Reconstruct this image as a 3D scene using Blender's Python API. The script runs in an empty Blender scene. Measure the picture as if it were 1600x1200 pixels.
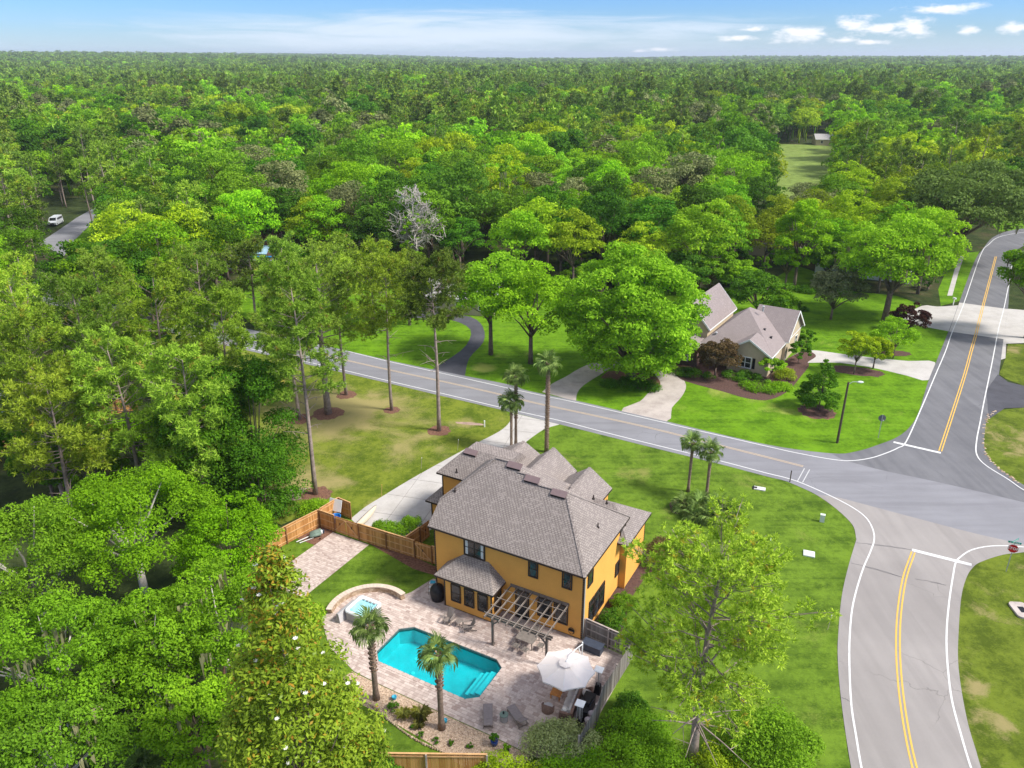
import bpy, bmesh, math, random
import numpy as np
from mathutils import Vector, Matrix
from mathutils.geometry import tessellate_polygon
R = math.radians
rnd = random.Random(7)

# ------------------------------------------------------------------ camera, world, sun
scene = bpy.context.scene
COL = scene.collection
FPX = 1200.0; HOR = 86.0; CAMH = 40.0
TH = math.atan((600 - HOR) / FPX)
cam_d = bpy.data.cameras.new('camera'); cam = bpy.data.objects.new('camera', cam_d); COL.objects.link(cam)
cam.location = (0, 0, CAMH); cam.rotation_euler = (math.pi/2 - TH, 0, 0)
cam_d.sensor_width = 36; cam_d.lens = 36 * FPX / 1600; cam_d.clip_start = .5; cam_d.clip_end = 20000
scene.camera = cam
scene.render.resolution_x = 1024; scene.render.resolution_y = 768
scene.view_settings.view_transform = 'Standard'; scene.view_settings.look = 'None'
scene.view_settings.gamma = 1.0; scene.view_settings.use_curve_mapping = False
scene.view_settings.exposure = 0.93
SUN_EL, SUN_AZ = R(49), R(106)      # azimuth measured from +Y towards +X
sd = bpy.data.lights.new('sun', 'SUN'); sun = bpy.data.objects.new('sun', sd); COL.objects.link(sun)
sd.energy = 3.1; sd.angle = R(12); sd.color = (1, .955, .88)
sv = Vector((math.cos(SUN_EL)*math.sin(SUN_AZ), math.cos(SUN_EL)*math.cos(SUN_AZ), math.sin(SUN_EL)))
sun.rotation_euler = sv.to_track_quat('Z', 'Y').to_euler(); sun.location = (60, -30, 90)

class NT:
    """small helper to write shader nodes"""
    def __init__(s, tree): s.t = tree; s.t.nodes.clear()
    def n(s, typ, ins=None, **kw):
        nd = s.t.nodes.new(typ)
        for k, v in kw.items(): setattr(nd, k, v)
        for k, v in (ins or {}).items():
            sock = nd.inputs[k]
            if hasattr(v, 'links') or isinstance(v, bpy.types.NodeSocket): s.t.links.new(v, sock)
            else: sock.default_value = v
        return nd
    def math(s, op, a, b=None, c=None, clamp=False):
        nd = s.t.nodes.new('ShaderNodeMath'); nd.operation = op; nd.use_clamp = clamp
        for i, v in enumerate((a, b, c)):
            if v is None: continue
            if isinstance(v, bpy.types.NodeSocket): s.t.links.new(v, nd.inputs[i])
            else: nd.inputs[i].default_value = v
        return nd.outputs[0]
    def mix(s, f, a, b, blend='MIX'):
        nd = s.t.nodes.new('ShaderNodeMix'); nd.data_type = 'RGBA'; nd.blend_type = blend
        for i, v in ((0, f), (6, a), (7, b)):
            if isinstance(v, bpy.types.NodeSocket): s.t.links.new(v, nd.inputs[i])
            else: nd.inputs[i].default_value = (v if i == 0 else (v[0], v[1], v[2], 1))
        return nd.outputs[2]
    def ramp(s, v, lo, hi):
        nd = s.t.nodes.new('ShaderNodeMapRange'); nd.interpolation_type = 'SMOOTHSTEP'
        s.t.links.new(v, nd.inputs[0]); nd.inputs[1].default_value = lo; nd.inputs[2].default_value = hi
        return nd.outputs[0]
    def noise(s, vec, scale, detail=3, rough=.55, dist=0):
        nd = s.t.nodes.new('ShaderNodeTexNoise')
        if vec is not None: s.t.links.new(vec, nd.inputs['Vector'])
        nd.inputs['Scale'].default_value = scale; nd.inputs['Detail'].default_value = detail
        nd.inputs['Roughness'].default_value = rough; nd.inputs['Distortion'].default_value = dist
        return nd.outputs[0]
    def mapping(s, vec, scale=(1,1,1), rot=(0,0,0)):
        nd = s.t.nodes.new('ShaderNodeMapping'); s.t.links.new(vec, nd.inputs[0])
        nd.inputs['Scale'].default_value = scale; nd.inputs['Rotation'].default_value = rot
        return nd.outputs[0]

world = bpy.data.worlds.new('World'); scene.world = world; world.use_nodes = True
w = NT(world.node_tree)
tc = w.n('ShaderNodeTexCoord').outputs['Generated']
sep = w.n('ShaderNodeSeparateXYZ', {0: tc})
sky = w.n('ShaderNodeTexSky', sky_type='NISHITA')
sky.sun_disc = False; sky.sun_elevation = SUN_EL; sky.sun_rotation = SUN_AZ
sky.air_density = 1.0; sky.dust_density = .4; sky.ozone_density = 2.5
az = w.math('ARCTAN2', sep.outputs[0], sep.outputs[1])
el = w.math('ARCSINE', sep.outputs[2])
def dirp(px, py):
    x = px - 800; u = 600 - py; c, s_ = math.cos(TH), math.sin(TH)
    v = Vector((x/FPX, c + s_*u/FPX, -s_ + c*u/FPX)).normalized()
    return math.atan2(v.x, v.y), math.asin(v.z)
vv = w.n('ShaderNodeCombineXYZ', {0: az, 1: w.math('MULTIPLY', el, 2.6), 2: 0.0}).outputs[0]
nz = w.noise(vv, 42, 6, .6); nz2 = w.noise(vv, 13, 3, .5)
cum = None
for px, py, rx, ry in [(1248,53,44,13),(1340,40,34,14),(1372,44,30,10),(1425,44,30,18),(1177,46,24,5),(1152,58,34,6),
                       (1316,63,26,7),(1592,43,30,9),(1513,47,20,7),(1482,13,62,7),(1036,77,22,4),(1000,80,16,3),(1360,66,30,4)]:
    a0, e0 = dirp(px, py); sx = rx/1250; sy = ry/1250
    dx = w.math('DIVIDE', w.math('SUBTRACT', az, a0), sx); dy = w.math('DIVIDE', w.math('SUBTRACT', el, e0), sy)
    d = w.math('SQRT', w.math('ADD', w.math('MULTIPLY', dx, dx), w.math('MULTIPLY', dy, dy)))
    b = w.math('SUBTRACT', 1.0, d)
    cum = b if cum is None else w.math('MAXIMUM', cum, b)
cumn = w.ramp(w.math('ADD', cum, w.math('MULTIPLY', w.math('SUBTRACT', nz, .5), 2.6)), .0, .95)
# thin cirrus veil, thickest left of the middle
vc = w.n('ShaderNodeCombineXYZ', {0: w.math('MULTIPLY', az, 3.0), 1: w.math('MULTIPLY', el, 30.0), 2: 3.0}).outputs[0]
cn = w.noise(vc, 2.2, 7, .62, .6)
a1, e1 = dirp(690, 52)
dx = w.math('DIVIDE', w.math('SUBTRACT', az, a1), .36); dy = w.math('DIVIDE', w.math('SUBTRACT', el, e1), .024)
band = w.math('SUBTRACT', 1.0, w.math('SQRT', w.math('ADD', w.math('MULTIPLY', dx, dx), w.math('MULTIPLY', dy, dy))))
cir = w.ramp(w.math('ADD', w.math('MULTIPLY', cn, 1.1), w.math('MULTIPLY', band, .55)), .42, 1.05)
cir = w.math('MULTIPLY', cir, .95)
horiz = w.math('MULTIPLY', w.ramp(w.math('MULTIPLY', el, -1.0), -.03, .0), .40)
# the blue deepens quickly above the horizon, as in the photograph
deep = w.mix(w.ramp(el, .0, .085), (.40, .56, .84), (.26, .46, .84))
skyc = w.mix(1.0, sky.outputs[0], deep, 'MULTIPLY')
c1 = w.mix(horiz, skyc, (3.7, 4.5, 5.3))
c2 = w.mix(w.math('MULTIPLY', cir, .85), c1, (4.1, 4.6, 5.3))
c3 = w.mix(w.math('MULTIPLY', cumn, .86), c2, (5.9, 5.8, 5.9))
# broken cloud cover higher up: the soft light of the photograph
hi = w.noise(tc, 3.0, 5, .6)
c3 = w.mix(w.math('MULTIPLY', w.ramp(el, .10, .45), w.ramp(hi, .30, .62)), c3, (5.0, 5.0, 5.1))
bg = w.n('ShaderNodeBackground', {'Color': c3, 'Strength': .11})
w.n('ShaderNodeOutputWorld', {'Surface': bg.outputs[0]})

# ------------------------------------------------------------------ geometry helpers
def at(px, py, z=0.0):
    c, s_ = math.cos(TH), math.sin(TH); x = (px-800)/FPX; u = (600-py)/FPX
    v = Vector((x, c + s_*u, -s_ + c*u)); t = (CAMH - z) / -v.z
    return Vector((0, 0, CAMH)) + v*t
def proj(p):
    c, s_ = math.cos(TH), math.sin(TH); d = p[1]*c - (p[2]-CAMH)*s_
    return 800 + FPX*p[0]/d, 600 - FPX*(p[1]*s_ + (p[2]-CAMH)*c)/d
def height_of(base, top):
    g = at(*base)
    lo, hi = .1, 38
    for _ in range(40):
        m = (lo+hi)/2
        if proj((g.x, g.y, m))[1] > top[1]: lo = m
        else: hi = m
    return (lo+hi)/2
HA = R(28.8)
HO = at(909, 1000); AX = Vector((math.cos(HA), -math.sin(HA), 0)); BY = Vector((math.sin(HA), math.cos(HA), 0))
def hl(X, Y, z=0.0): return HO + AX*X + BY*Y + Vector((0, 0, z))     # yellow house frame -> world
def catmull(pts, n=6, closed=False):
    out = []; P = [Vector(p) for p in pts]; m = len(P)
    rng = range(m) if closed else range(m-1)
    for i in rng:
        p0 = P[(i-1) % m] if closed or i > 0 else P[0]*2-P[1]
        p1 = P[i]; p2 = P[(i+1) % m]
        p3 = P[(i+2) % m] if closed or i < m-2 else P[-1]*2-P[-2]
        for k in range(n):
            t = k/n
            out.append(.5*((2*p1)+(p2-p0)*t+(2*p0-5*p1+4*p2-p3)*t*t+(3*p1-p0-3*p2+p3)*t**3))
    if not closed: out.append(P[-1])
    return out

class MB:
    def __init__(s): s.v = []; s.f = []; s.m = []; s.t = []; s.mi = 0; s.tone = .5
    def add(s, vs, fs):
        o = len(s.v); s.v += [tuple(p) for p in vs]
        for f in fs: s.f.append(tuple(o+i for i in f)); s.m.append(s.mi); s.t.append(s.tone)
    def box(s, c, d, rz=0, rx=0, ry=0):
        M = Matrix.Translation(c) @ Matrix.Rotation(rz, 4, 'Z') @ Matrix.Rotation(ry, 4, 'Y') @ Matrix.Rotation(rx, 4, 'X')
        h = [x/2 for x in d]
        vs = [M @ Vector((sx*h[0], sy*h[1], sz*h[2])) for sx in (-1,1) for sy in (-1,1) for sz in (-1,1)]
        s.add(vs, [(0,1,3,2),(4,6,7,5),(0,4,5,1),(2,3,7,6),(0,2,6,4),(1,5,7,3)]); return s
    def bb(s, x0, x1, y0, y1, z0, z1): return s.box(((x0+x1)/2,(y0+y1)/2,(z0+z1)/2), (abs(x1-x0),abs(y1-y0),abs(z1-z0)))
    def beam(s, p0, p1, w_, h_, up=(0,0,1)):
        p0 = Vector(p0); p1 = Vector(p1); d = (p1-p0).normalized(); u = Vector(up)
        if abs(d.dot(u)) > .98: u = Vector((0,1,0))
        a = d.cross(u).normalized()*w_/2; b = a.cross(d).normalized()*h_/2
        s.add([p0-a-b,p0+a-b,p0+a+b,p0-a+b,p1-a-b,p1+a-b,p1+a+b,p1-a+b],
              [(0,3,2,1),(4,5,6,7),(0,1,5,4),(1,2,6,5),(2,3,7,6),(3,0,4,7)]); return s
    def tube(s, pts, rad, n=8, cap=True):
        P = [Vector(p) for p in pts]; r = rad if isinstance(rad, (list, tuple)) else [rad]*len(P)
        vs = []; fs = []; prev = None
        for i, p in enumerate(P):
            d = (P[min(i+1, len(P)-1)]-P[max(i-1, 0)]).normalized()
            if prev is None: a = d.orthogonal().normalized()
            else: a = (prev - d*prev.dot(d)).normalized()
            prev = a; b = d.cross(a)
            for k in range(n):
                t = 2*math.pi*k/n; vs.append(p + (a*math.cos(t)+b*math.sin(t))*r[i])
        for i in range(len(P)-1):
            for k in range(n):
                k2 = (k+1) % n; fs.append((i*n+k, i*n+k2, (i+1)*n+k2, (i+1)*n+k))
        if cap: fs.append(tuple(range(n-1, -1, -1))); fs.append(tuple((len(P)-1)*n+k for k in range(n)))
        s.add(vs, fs); return s
    def lathe(s, prof, n=16, c=(0,0,0), sx=1, sy=1):
        vs = []; fs = []; c = Vector(c)
        for r_, z in prof:
            for k in range(n):
                t = 2*math.pi*k/n; vs.append(c+Vector((r_*sx*math.cos(t), r_*sy*math.sin(t), z)))
        for i in range(len(prof)-1):
            for k in range(n):
                k2 = (k+1) % n; fs.append((i*n+k, i*n+k2, (i+1)*n+k2, (i+1)*n+k))
        fs.append(tuple(range(n-1, -1, -1))); fs.append(tuple((len(prof)-1)*n+k for k in range(n)))
        s.add(vs, fs); return s
    def prism(s, poly, z0, z1):
        n = len(poly); vs = [(p[0],p[1],z0) for p in poly]+[(p[0],p[1],z1) for p in poly]
        tr = tessellate_polygon([[Vector((p[0],p[1],0)) for p in poly]])
        fs = []
        for t in tr:
            a, b, c = (Vector((*vs[i][:2], 0)) for i in t)
            if (b-a).cross(c-a).z < 0: t = (t[0], t[2], t[1])
            fs.append(tuple(i+n for i in t)); fs.append((t[0], t[2], t[1]))
        ar = sum(poly[i][0]*poly[(i+1)%n][1]-poly[(i+1)%n][0]*poly[i][1] for i in range(n))
        for i in range(n):
            j = (i+1) % n; fs.append((i, j, j+n, i+n) if ar > 0 else (j, i, i+n, j+n))
        s.add(vs, fs); return s
    def sheet(s, loops, z):
        vs = [Vector((p[0],p[1],z)) for L in loops for p in L]
        tr = tessellate_polygon([[Vector((p[0],p[1],0)) for p in L] for L in loops]); fs = []
        for t in tr:
            a, b, c = (vs[i] for i in t); cr = (b-a).cross(c-a).z
            if abs(cr) < 1e-9: continue
            fs.append(tuple(t) if cr > 0 else (t[0], t[2], t[1]))
        s.add(vs, fs); return s
    def slab(s, pts, th):
        P = [Vector(p) for p in pts]; n = (P[1]-P[0]).cross(P[2]-P[0]).normalized()
        if n.z < 0: P.reverse(); n = -n
        k = len(P); q = [p-n*th for p in P]
        s.add(P+q, [tuple(range(k)), tuple(range(2*k-1, k-1, -1))]+[(i, i+k, (i+1) % k+k, (i+1) % k) for i in range(k)]); return s
    def convex(s, x0, x1, y0, y1, z0, z1, planes):
        bm = bmesh.new(); bmesh.ops.create_cube(bm, size=1)
        for v in bm.verts: v.co = Vector(((x0+x1)/2+v.co.x*(x1-x0), (y0+y1)/2+v.co.y*(y1-y0), (z0+z1)/2+v.co.z*(z1-z0)))
        for no, pt in planes:
            r_ = bmesh.ops.bisect_plane(bm, geom=bm.verts[:]+bm.edges[:]+bm.faces[:], plane_co=pt, plane_no=no, clear_outer=True, dist=1e-5)
            ed = [e for e in r_['geom_cut'] if isinstance(e, bmesh.types.BMEdge)]
            if ed: bmesh.ops.contextual_create(bm, geom=ed) if False else bmesh.ops.holes_fill(bm, edges=[e for e in bm.edges if e.is_boundary], sides=0)
        bmesh.ops.recalc_face_normals(bm, faces=bm.faces[:]); bm.verts.ensure_lookup_table()
        for i, v in enumerate(bm.verts): v.index = i
        s.add([v.co.copy() for v in bm.verts], [tuple(v.index for v in f.verts) for f in bm.faces]); bm.free(); return s
    def mesh(s, name, mats, smooth=False):
        me = bpy.data.meshes.new(name); me.from_pydata(s.v, [], s.f)
        for m_ in (mats if isinstance(mats, (list, tuple)) else [mats]): me.materials.append(m_)
        me.polygons.foreach_set('material_index', s.m)
        if smooth: me.polygons.foreach_set('use_smooth', [True]*len(s.f))
        at_ = me.attributes.new('tone', 'FLOAT', 'FACE'); at_.data.foreach_set('value', s.t)
        # surface-aligned UVs in metres
        me.update(); uv = me.uv_layers.new(name='UVMap'); co = []
        for p in me.polygons:
            n = p.normal; t = Vector((0,0,1)).cross(n)
            t = Vector((1,0,0)) if t.length < .05 else t.normalized()
            b = n.cross(t)
            for li in p.loop_indices:
                q = me.vertices[me.loops[li].vertex_index].co; co += [q.dot(t), q.dot(b)]
        uv.data.foreach_set('uv', co)
        return me
    def build(s, name, mats, parent=None, smooth=False, stuff=False, label=None):
        o = bpy.data.objects.new(name, s.mesh(name, mats, smooth)); COL.objects.link(o)
        if parent is not None: o.parent = parent
        if stuff: o['kind'] = 'stuff'
        if label: o['label'] = label
        return o
def thing(name, label, cat, loc=(0,0,0), rz=0, group=None):
    o = bpy.data.objects.new(name, None); COL.objects.link(o); o.location = loc; o.rotation_euler = (0,0,rz)
    o.empty_display_size = .2; o['label'] = label; o['category'] = cat
    if group: o['group'] = group
    return o
def tag(o, label, cat, group=None):
    o['label'] = label; o['category'] = cat
    if group: o['group'] = group
    return o
def struct(o): o['kind'] = 'structure'; return o
def dup(root, loc, rz, label=None, group=None, scale=None):
    r_ = root.copy(); COL.objects.link(r_); r_.location = loc; r_.rotation_euler = (0,0,rz)
    if label: r_['label'] = label
    if group: r_['group'] = group
    if scale: r_.scale = scale if hasattr(scale, '__len__') else (scale,)*3
    for ch in list(root.children):
        c = ch.copy(); COL.objects.link(c); c.parent = r_
        for g in list(ch.children):
            d = g.copy(); COL.objects.link(d); d.parent = c
    return r_
def share(name, me, parent, loc=(0,0,0), rot=(0,0,0), scale=(1,1,1)):
    o = bpy.data.objects.new(name, me); COL.objects.link(o); o.location = loc; o.rotation_euler = rot; o.scale = scale
    if parent is not None: o.parent = parent
    return o

# ------------------------------------------------------------------ materials
def newmat(name):
    m = bpy.data.materials.new(name); m.use_nodes = True; return m, NT(m.node_tree)
def fin(k, col, rough=.8, bump=None, bs=.3, bd=.02, spec=.3, metal=0.0):
    p = k.n('ShaderNodeBsdfPrincipled', {'Roughness': rough, 'Specular IOR Level': spec, 'Metallic': metal})
    if isinstance(col, bpy.types.NodeSocket): k.t.links.new(col, p.inputs['Base Color'])
    else: p.inputs['Base Color'].default_value = (*col, 1)
    if bump is not None:
        b = k.n('ShaderNodeBump', {'Height': bump, 'Strength': bs, 'Distance': bd}); k.t.links.new(b.outputs[0], p.inputs['Normal'])
    k.n('ShaderNodeOutputMaterial', {'Surface': p.outputs[0]})
def simple(name, c, rough=.7, var=.15, sc=3, bs=.15, metal=0.0, spec=.3):
    m, k = newmat(name); g = k.n('ShaderNodeTexCoord').outputs['Object']
    n1 = k.noise(g, sc, 4); n2 = k.noise(g, sc*9, 3)
    f = k.math('ADD', k.math('MULTIPLY', n1, .7), k.math('MULTIPLY', n2, .3))
    col = k.mix(k.ramp(f, .3, .7), [x*(1-var) for x in c], [min(1, x*(1+var)) for x in c])
    fin(k, col, rough, n2, bs, .01, spec, metal); return m
def worldpos(k): return k.n('ShaderNodeNewGeometry').outputs['Position']

def lawnmat(name, g1, g2, dry, dryamt, dryscale=.12, blobs=(), stripe=None):
    m, k = newmat(name); p = worldpos(k)
    a = k.noise(p, .35, 5, .6); b = k.noise(p, 1.9, 5, .7); c = k.noise(k.mapping(p, (1, 2.2, 1), (0,0,.5)), 6, 4, .8)
    f = k.math('ADD', k.math('MULTIPLY', a, .4), k.math('ADD', k.math('MULTIPLY', b, .3), k.math('MULTIPLY', c, .3)))
    col = k.mix(k.ramp(f, .42, .58), [x*.72 for x in g1], g2)
    if stripe is not None:   # mowing passes
        sn = k.noise(k.mapping(p, (.02, 1.0, 1), (0,0,stripe)), 1.1, 2, .5)
        col = k.mix(k.math('MULTIPLY', k.ramp(sn, .44, .56), .24), col, [x*1.25 for x in g2])
    w_ = k.ramp(k.noise(p, .75, 6, .75, .8), .56, .66)      # weeds and bare spots
    col = k.mix(k.math('MULTIPLY', w_, .38), col, [x*.6 for x in g1])
    d = k.noise(p, dryscale, 6, .65, .4)
    dr = k.math('ADD', d, k.math('MULTIPLY', k.math('SUBTRACT', c, .5), .35))
    for (x, y, r_, s_) in blobs:   # worn places
        v = k.n('ShaderNodeVectorMath', {0: p, 1: (x, y, 0)}, operation='DISTANCE').outputs['Value']
        t = k.math('MULTIPLY', k.math('SUBTRACT', 1.0, k.math('DIVIDE', v, r_), clamp=True), s_)
        dr = k.math('ADD', dr, t)
    col = k.mix(k.ramp(dr, .62-dryamt, .86-dryamt), col, dry)
    fin(k, k.mix(k.math('MULTIPLY', k.ramp(c, .35, .7), .35), col, k.mix(.5, col, g1), 'MIX'), .95, k.math('ADD', c, b), .5, .06, .1)
    return m
def roadmat(name, c, dark, seam=True, streak=(1,1,1), rot=0, crack=.5):
    m, k = newmat(name); p = worldpos(k)
    a = k.noise(p, .22, 5, .6); b = k.noise(p, 14, 4, .7); st = k.noise(k.mapping(p, streak, (0,0,rot)), .55, 4, .5)
    f = k.math('ADD', k.math('MULTIPLY', a, .4), k.math('ADD', k.math('MULTIPLY', b, .25), k.math('MULTIPLY', st, .35)))
    col = k.mix(k.ramp(f, .32, .66), dark, c)
    wob = k.n('ShaderNodeVectorMath', {0: p, 1: k.n('ShaderNodeTexNoise', {'Vector': p, 'Scale': .8, 'Detail': 4.0}).outputs['Color']}, operation='ADD').outputs[0]
    vo = k.n('ShaderNodeTexVoronoi', {'Vector': wob, 'Scale': .16}, feature='DISTANCE_TO_EDGE')
    cr = k.math('SUBTRACT', 1.0, k.ramp(vo.outputs[0], .0, .006))
    cr = k.math('MULTIPLY', cr, k.ramp(k.noise(p, .11, 2), .56, .64))
    col = k.mix(k.math('MULTIPLY', cr, crack), col, [x*.35 for x in dark])
    pt = k.ramp(k.noise(p, .06, 3, .5, .6), .5, .6); col = k.mix(k.math('MULTIPLY', pt, .22), col, [x*.72 for x in dark])
    tr = k.noise(k.mapping(p, tuple(.06 if q < .5 else 1.0 for q in streak), (0,0,rot)), .8, 3, .5)
    col = k.mix(k.math('MULTIPLY', k.ramp(tr, .5, .66), .28), col, [x*.75 for x in dark])
    sp = k.ramp(k.noise(p, .9, 5, .8), .66, .74)
    col = k.mix(k.math('MULTIPLY', sp, .25), col, [x*.5 for x in dark])
    fin(k, col, .9, b, .35, .01, .2); return m
def concmat(name, c, d):
    m, k = newmat(name); p = worldpos(k)
    a = k.noise(p, .5, 6, .65); b = k.noise(p, 9, 4, .7)
    col = k.mix(k.ramp(k.math('ADD', k.math('MULTIPLY', a, .65), k.math('MULTIPLY', b, .35)), .34, .62), d, c)
    st = k.ramp(k.noise(p, .28, 5, .75, .5), .6, .75)
    col = k.mix(k.math('MULTIPLY', st, .4), col, [x*.55 for x in d])
    fin(k, col, .88, b, .25, .008, .25); return m
def shinglemat(name, ca, cb, row=.145, wid=.30):
    m, k = newmat(name); uv = k.n('ShaderNodeUVMap').outputs[0]
    br = k.n('ShaderNodeTexBrick', {'Vector': uv, 'Color1': (0,0,0,1), 'Color2': (1,1,1,1), 'Mortar': (.5,.5,.5,1), 'Scale': 1.0,
             'Mortar Size': .012, 'Mortar Smooth': .3, 'Bias': 0.0, 'Brick Width': wid, 'Row Height': row})
    br.offset = .5
    n = k.noise(uv, 30, 4, .7); big = k.noise(uv, .45, 4, .6)
    f = k.n('ShaderNodeSeparateColor', {0: br.outputs[0]}).outputs[0]
    # laminated tabs: a dark notch per tab, staggered from course to course
    su = k.n('ShaderNodeSeparateXYZ', {0: uv}); rowi = k.math('FLOOR', k.math('DIVIDE', su.outputs[1], row))
    fu = k.math('FRACT', k.math('ADD', k.math('DIVIDE', su.outputs[0], wid), k.math('MULTIPLY', rowi, .37)))
    dab = k.math('MULTIPLY', k.math('SUBTRACT', 1.0, k.ramp(fu, .30, .46)), k.ramp(f, .12, .3))
    col = k.mix(k.math('MULTIPLY', dab, .85), ca, [x*.8 for x in cb])
    col = k.mix(k.math('MULTIPLY', k.ramp(f, .4, .7), .3), col, cb)
    col = k.mix(k.math('MULTIPLY', br.outputs[1], .75), col, [x*.4 for x in cb])  # darkened mortar lines paint the row shadows between shingles
    col = k.mix(k.math('MULTIPLY', n, .35), col, [x*1.25 for x in ca])
    col = k.mix(k.math('MULTIPLY', k.ramp(big, .5, .75), .12), col, [x*.55 for x in cb])
    fin(k, col, .93, br.outputs[1], -.6, .02, .15); return m
def tonemat(name, a_, b_, rough=.85, sc=12, extra=None, bs=.3, amt=1.0):
    """colour runs from a to b with the tone of each piece"""
    m, k = newmat(name); at_ = k.n('ShaderNodeAttribute', attribute_name='tone').outputs['Fac']
    g = k.n('ShaderNodeTexCoord').outputs['Object']; n = k.noise(k.mapping(g, extra or (1,1,1)), sc, 4, .65)
    f = k.math('ADD', k.math('MULTIPLY', at_, .75), k.math('MULTIPLY', n, .35))
    col = k.mix(k.ramp(f, .1, .95), a_, b_); fin(k, col, rough, n, bs, .01, .2); return m
def leafmat(name, dark, light, extra=None, trans=.35, hue=.01, val=.36, rough=.55, patch=None, tlight=None):
    m, k = newmat(name); at_ = k.n('ShaderNodeAttribute', attribute_name='tone').outputs['Fac']
    oi = k.n('ShaderNodeObjectInfo')
    n = k.noise(oi.outputs['Location'], .05, 2)
    col = k.mix(at_, dark, light)
    if extra: # a few leaves of another colour
        e = k.n('ShaderNodeAttribute', attribute_name='alt').outputs['Fac']; col = k.mix(e, col, extra)
    rv = oi.outputs['Random']
    hs = k.n('ShaderNodeHueSaturation', {'Hue': k.math('ADD', .5-hue, k.math('MULTIPLY', rv, 2*hue)),
             'Saturation': k.math('ADD', .88, k.math('MULTIPLY', n, .2)),
             'Value': k.math('ADD', 1-val, k.math('MULTIPLY', k.math('FRACT', k.math('MULTIPLY', rv, 7.13)), 2*val)), 'Color': col})
    c = k.mix(1.0, hs.outputs[0], (1.07, 1.0, .74), 'MULTIPLY')
    p = k.n('ShaderNodeBsdfPrincipled', {'Base Color': c, 'Roughness': rough, 'Specular IOR Level': .05})
    t = k.n('ShaderNodeBsdfTranslucent', {'Color': k.mix(.5, c, k.mix(1.0, c, (1.2, 1.35, .5), 'MULTIPLY'))})
    ms = k.n('ShaderNodeMixShader', {0: trans, 1: p.outputs[0], 2: t.outputs[0]})
    k.n('ShaderNodeOutputMaterial', {'Surface': ms.outputs[0]}); return m
def glassmat(name, c=(.02,.025,.03), rough=.06):
    m, k = newmat(name); g = k.n('ShaderNodeTexCoord').outputs['Object']
    col = k.mix(k.ramp(k.noise(g, 1.6, 3), .4, .65), c, [x*3.2+.01 for x in c])
    fin(k, col, rough, None, spec=.5); return m

M = {}
M['ground'] = lawnmat('forest floor', (.030,.048,.014), (.055,.075,.022), (.12,.085,.05), .10, .09)
M['lawn'] = lawnmat('lawn grass', (.068,.130,.011), (.138,.228,.020), (.25,.25,.07), .05, .16,
        [(at(735,720).x, at(735,720).y, 1, 0), (at(985,745).x, at(985,745).y, 5, .14), (at(1010,800).x, at(1010,800).y, 4, .16)], stripe=R(15))
M['lawn_left'] = lawnmat('dry lawn grass', (.095,.150,.012), (.185,.225,.026), (.32,.27,.11), .09, .13,
        [(*at(480,640).xy, 12, .20), (*at(560,665).xy, 12, .12), (*at(470,760).xy, 6, .30), (*at(560,640).xy, 9, .10), (*at(640,650).xy, 7, .08), (*at(735,660).xy, 3, .2)])
M['lawn_north'] = lawnmat('mown green lawn', (.075,.175,.006), (.135,.27,.010), (.30,.34,.07), .02, .15,
        [(*at(1130,612).xy, 4, .22), (*at(1200,630).xy, 6, .22), (*at(755,575).xy, 3.2, .40)], stripe=R(65))
M['lawn_verge'] = lawnmat('verge grass', (.085,.125,.012), (.145,.19,.02), (.28,.235,.10), .04, .45,
        [(*at(1545,945).xy, 3.5, .10), (*at(1525,1075).xy, 1.6, .3), (*at(1548,1130).xy, 1.8, .3), (*at(1590,690).xy, 6, .26), (*at(1585,548).xy, 3, .3)])
M['fairway'] = lawnmat('pale fairway grass', (.17,.24,.05), (.22,.30,.07), (.33,.32,.13), .05, .06)
M['road_main'] = roadmat('worn grey asphalt', (.25,.25,.268), (.20,.198,.213), streak=(.25,2.2,1), rot=R(27))
M['road_side'] = roadmat('dark grey asphalt', (.185,.185,.195), (.125,.125,.135), streak=(2.2,.22,1), rot=R(-20))
M['road_low'] = roadmat('pale worn asphalt', (.32,.297,.28), (.26,.24,.228), streak=(2.4,.2,1), rot=R(-4), crack=.5)
M['asphalt_dark'] = roadmat('dark drive asphalt', (.10,.10,.115), (.065,.065,.075))
M['concrete'] = concmat('pale concrete', (.50,.475,.45), (.41,.385,.36))
M['concrete_stain'] = concmat('stained concrete', (.50,.44,.40), (.35,.30,.27))
M['joint'] = simple('dark joint', (.20,.18,.16), .95)  # dark base colour of the joints between driveway slabs
M['white_paint'] = simple('white road paint', (.74,.74,.73), .7, .12, 4)
def wornpaint(name, c, under):
    m, k = newmat(name); p = worldpos(k); f = k.math('MULTIPLY', k.ramp(k.noise(p, 2.5, 6, .75), .48, .72), .55)
    fin(k, k.mix(f, c, under), .75, k.noise(p, 14, 3), .3, .01, .2); return m
M['white_paint'] = wornpaint('worn white road paint', (.66,.66,.65), (.36,.35,.35))
M['yellow_paint'] = wornpaint('worn yellow road paint', (.70,.42,.08), (.36,.27,.14))
M['yellow_faded'] = simple('faded yellow road paint', (.45,.36,.27), .8, .1, 5)
M['white_faded'] = simple('faded white road paint', (.50,.50,.50), .8, .1, 5)
M['mulch'] = simple('pine straw mulch', (.17,.085,.055), .95, .45, 5, .6)
M['mulch_dark'] = simple('dark bark mulch', (.095,.052,.042), .95, .4, 5, .6)
M['sand'] = simple('sandy soil', (.34,.24,.19), .95, .3, 1.5, .4)
M['gravel'] = simple('tan river gravel', (.46,.34,.24), .9, .4, 6, .6)
M['pebble'] = tonemat('pebble stone', (.28,.17,.11), (.70,.57,.45), .85, 6)
M['paver'] = tonemat('tumbled paver stone', (.36,.27,.235), (.60,.50,.445), .88, 3.5)
M['paver_joint'] = simple('paver joint sand', (.36,.29,.25), .95)
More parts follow.
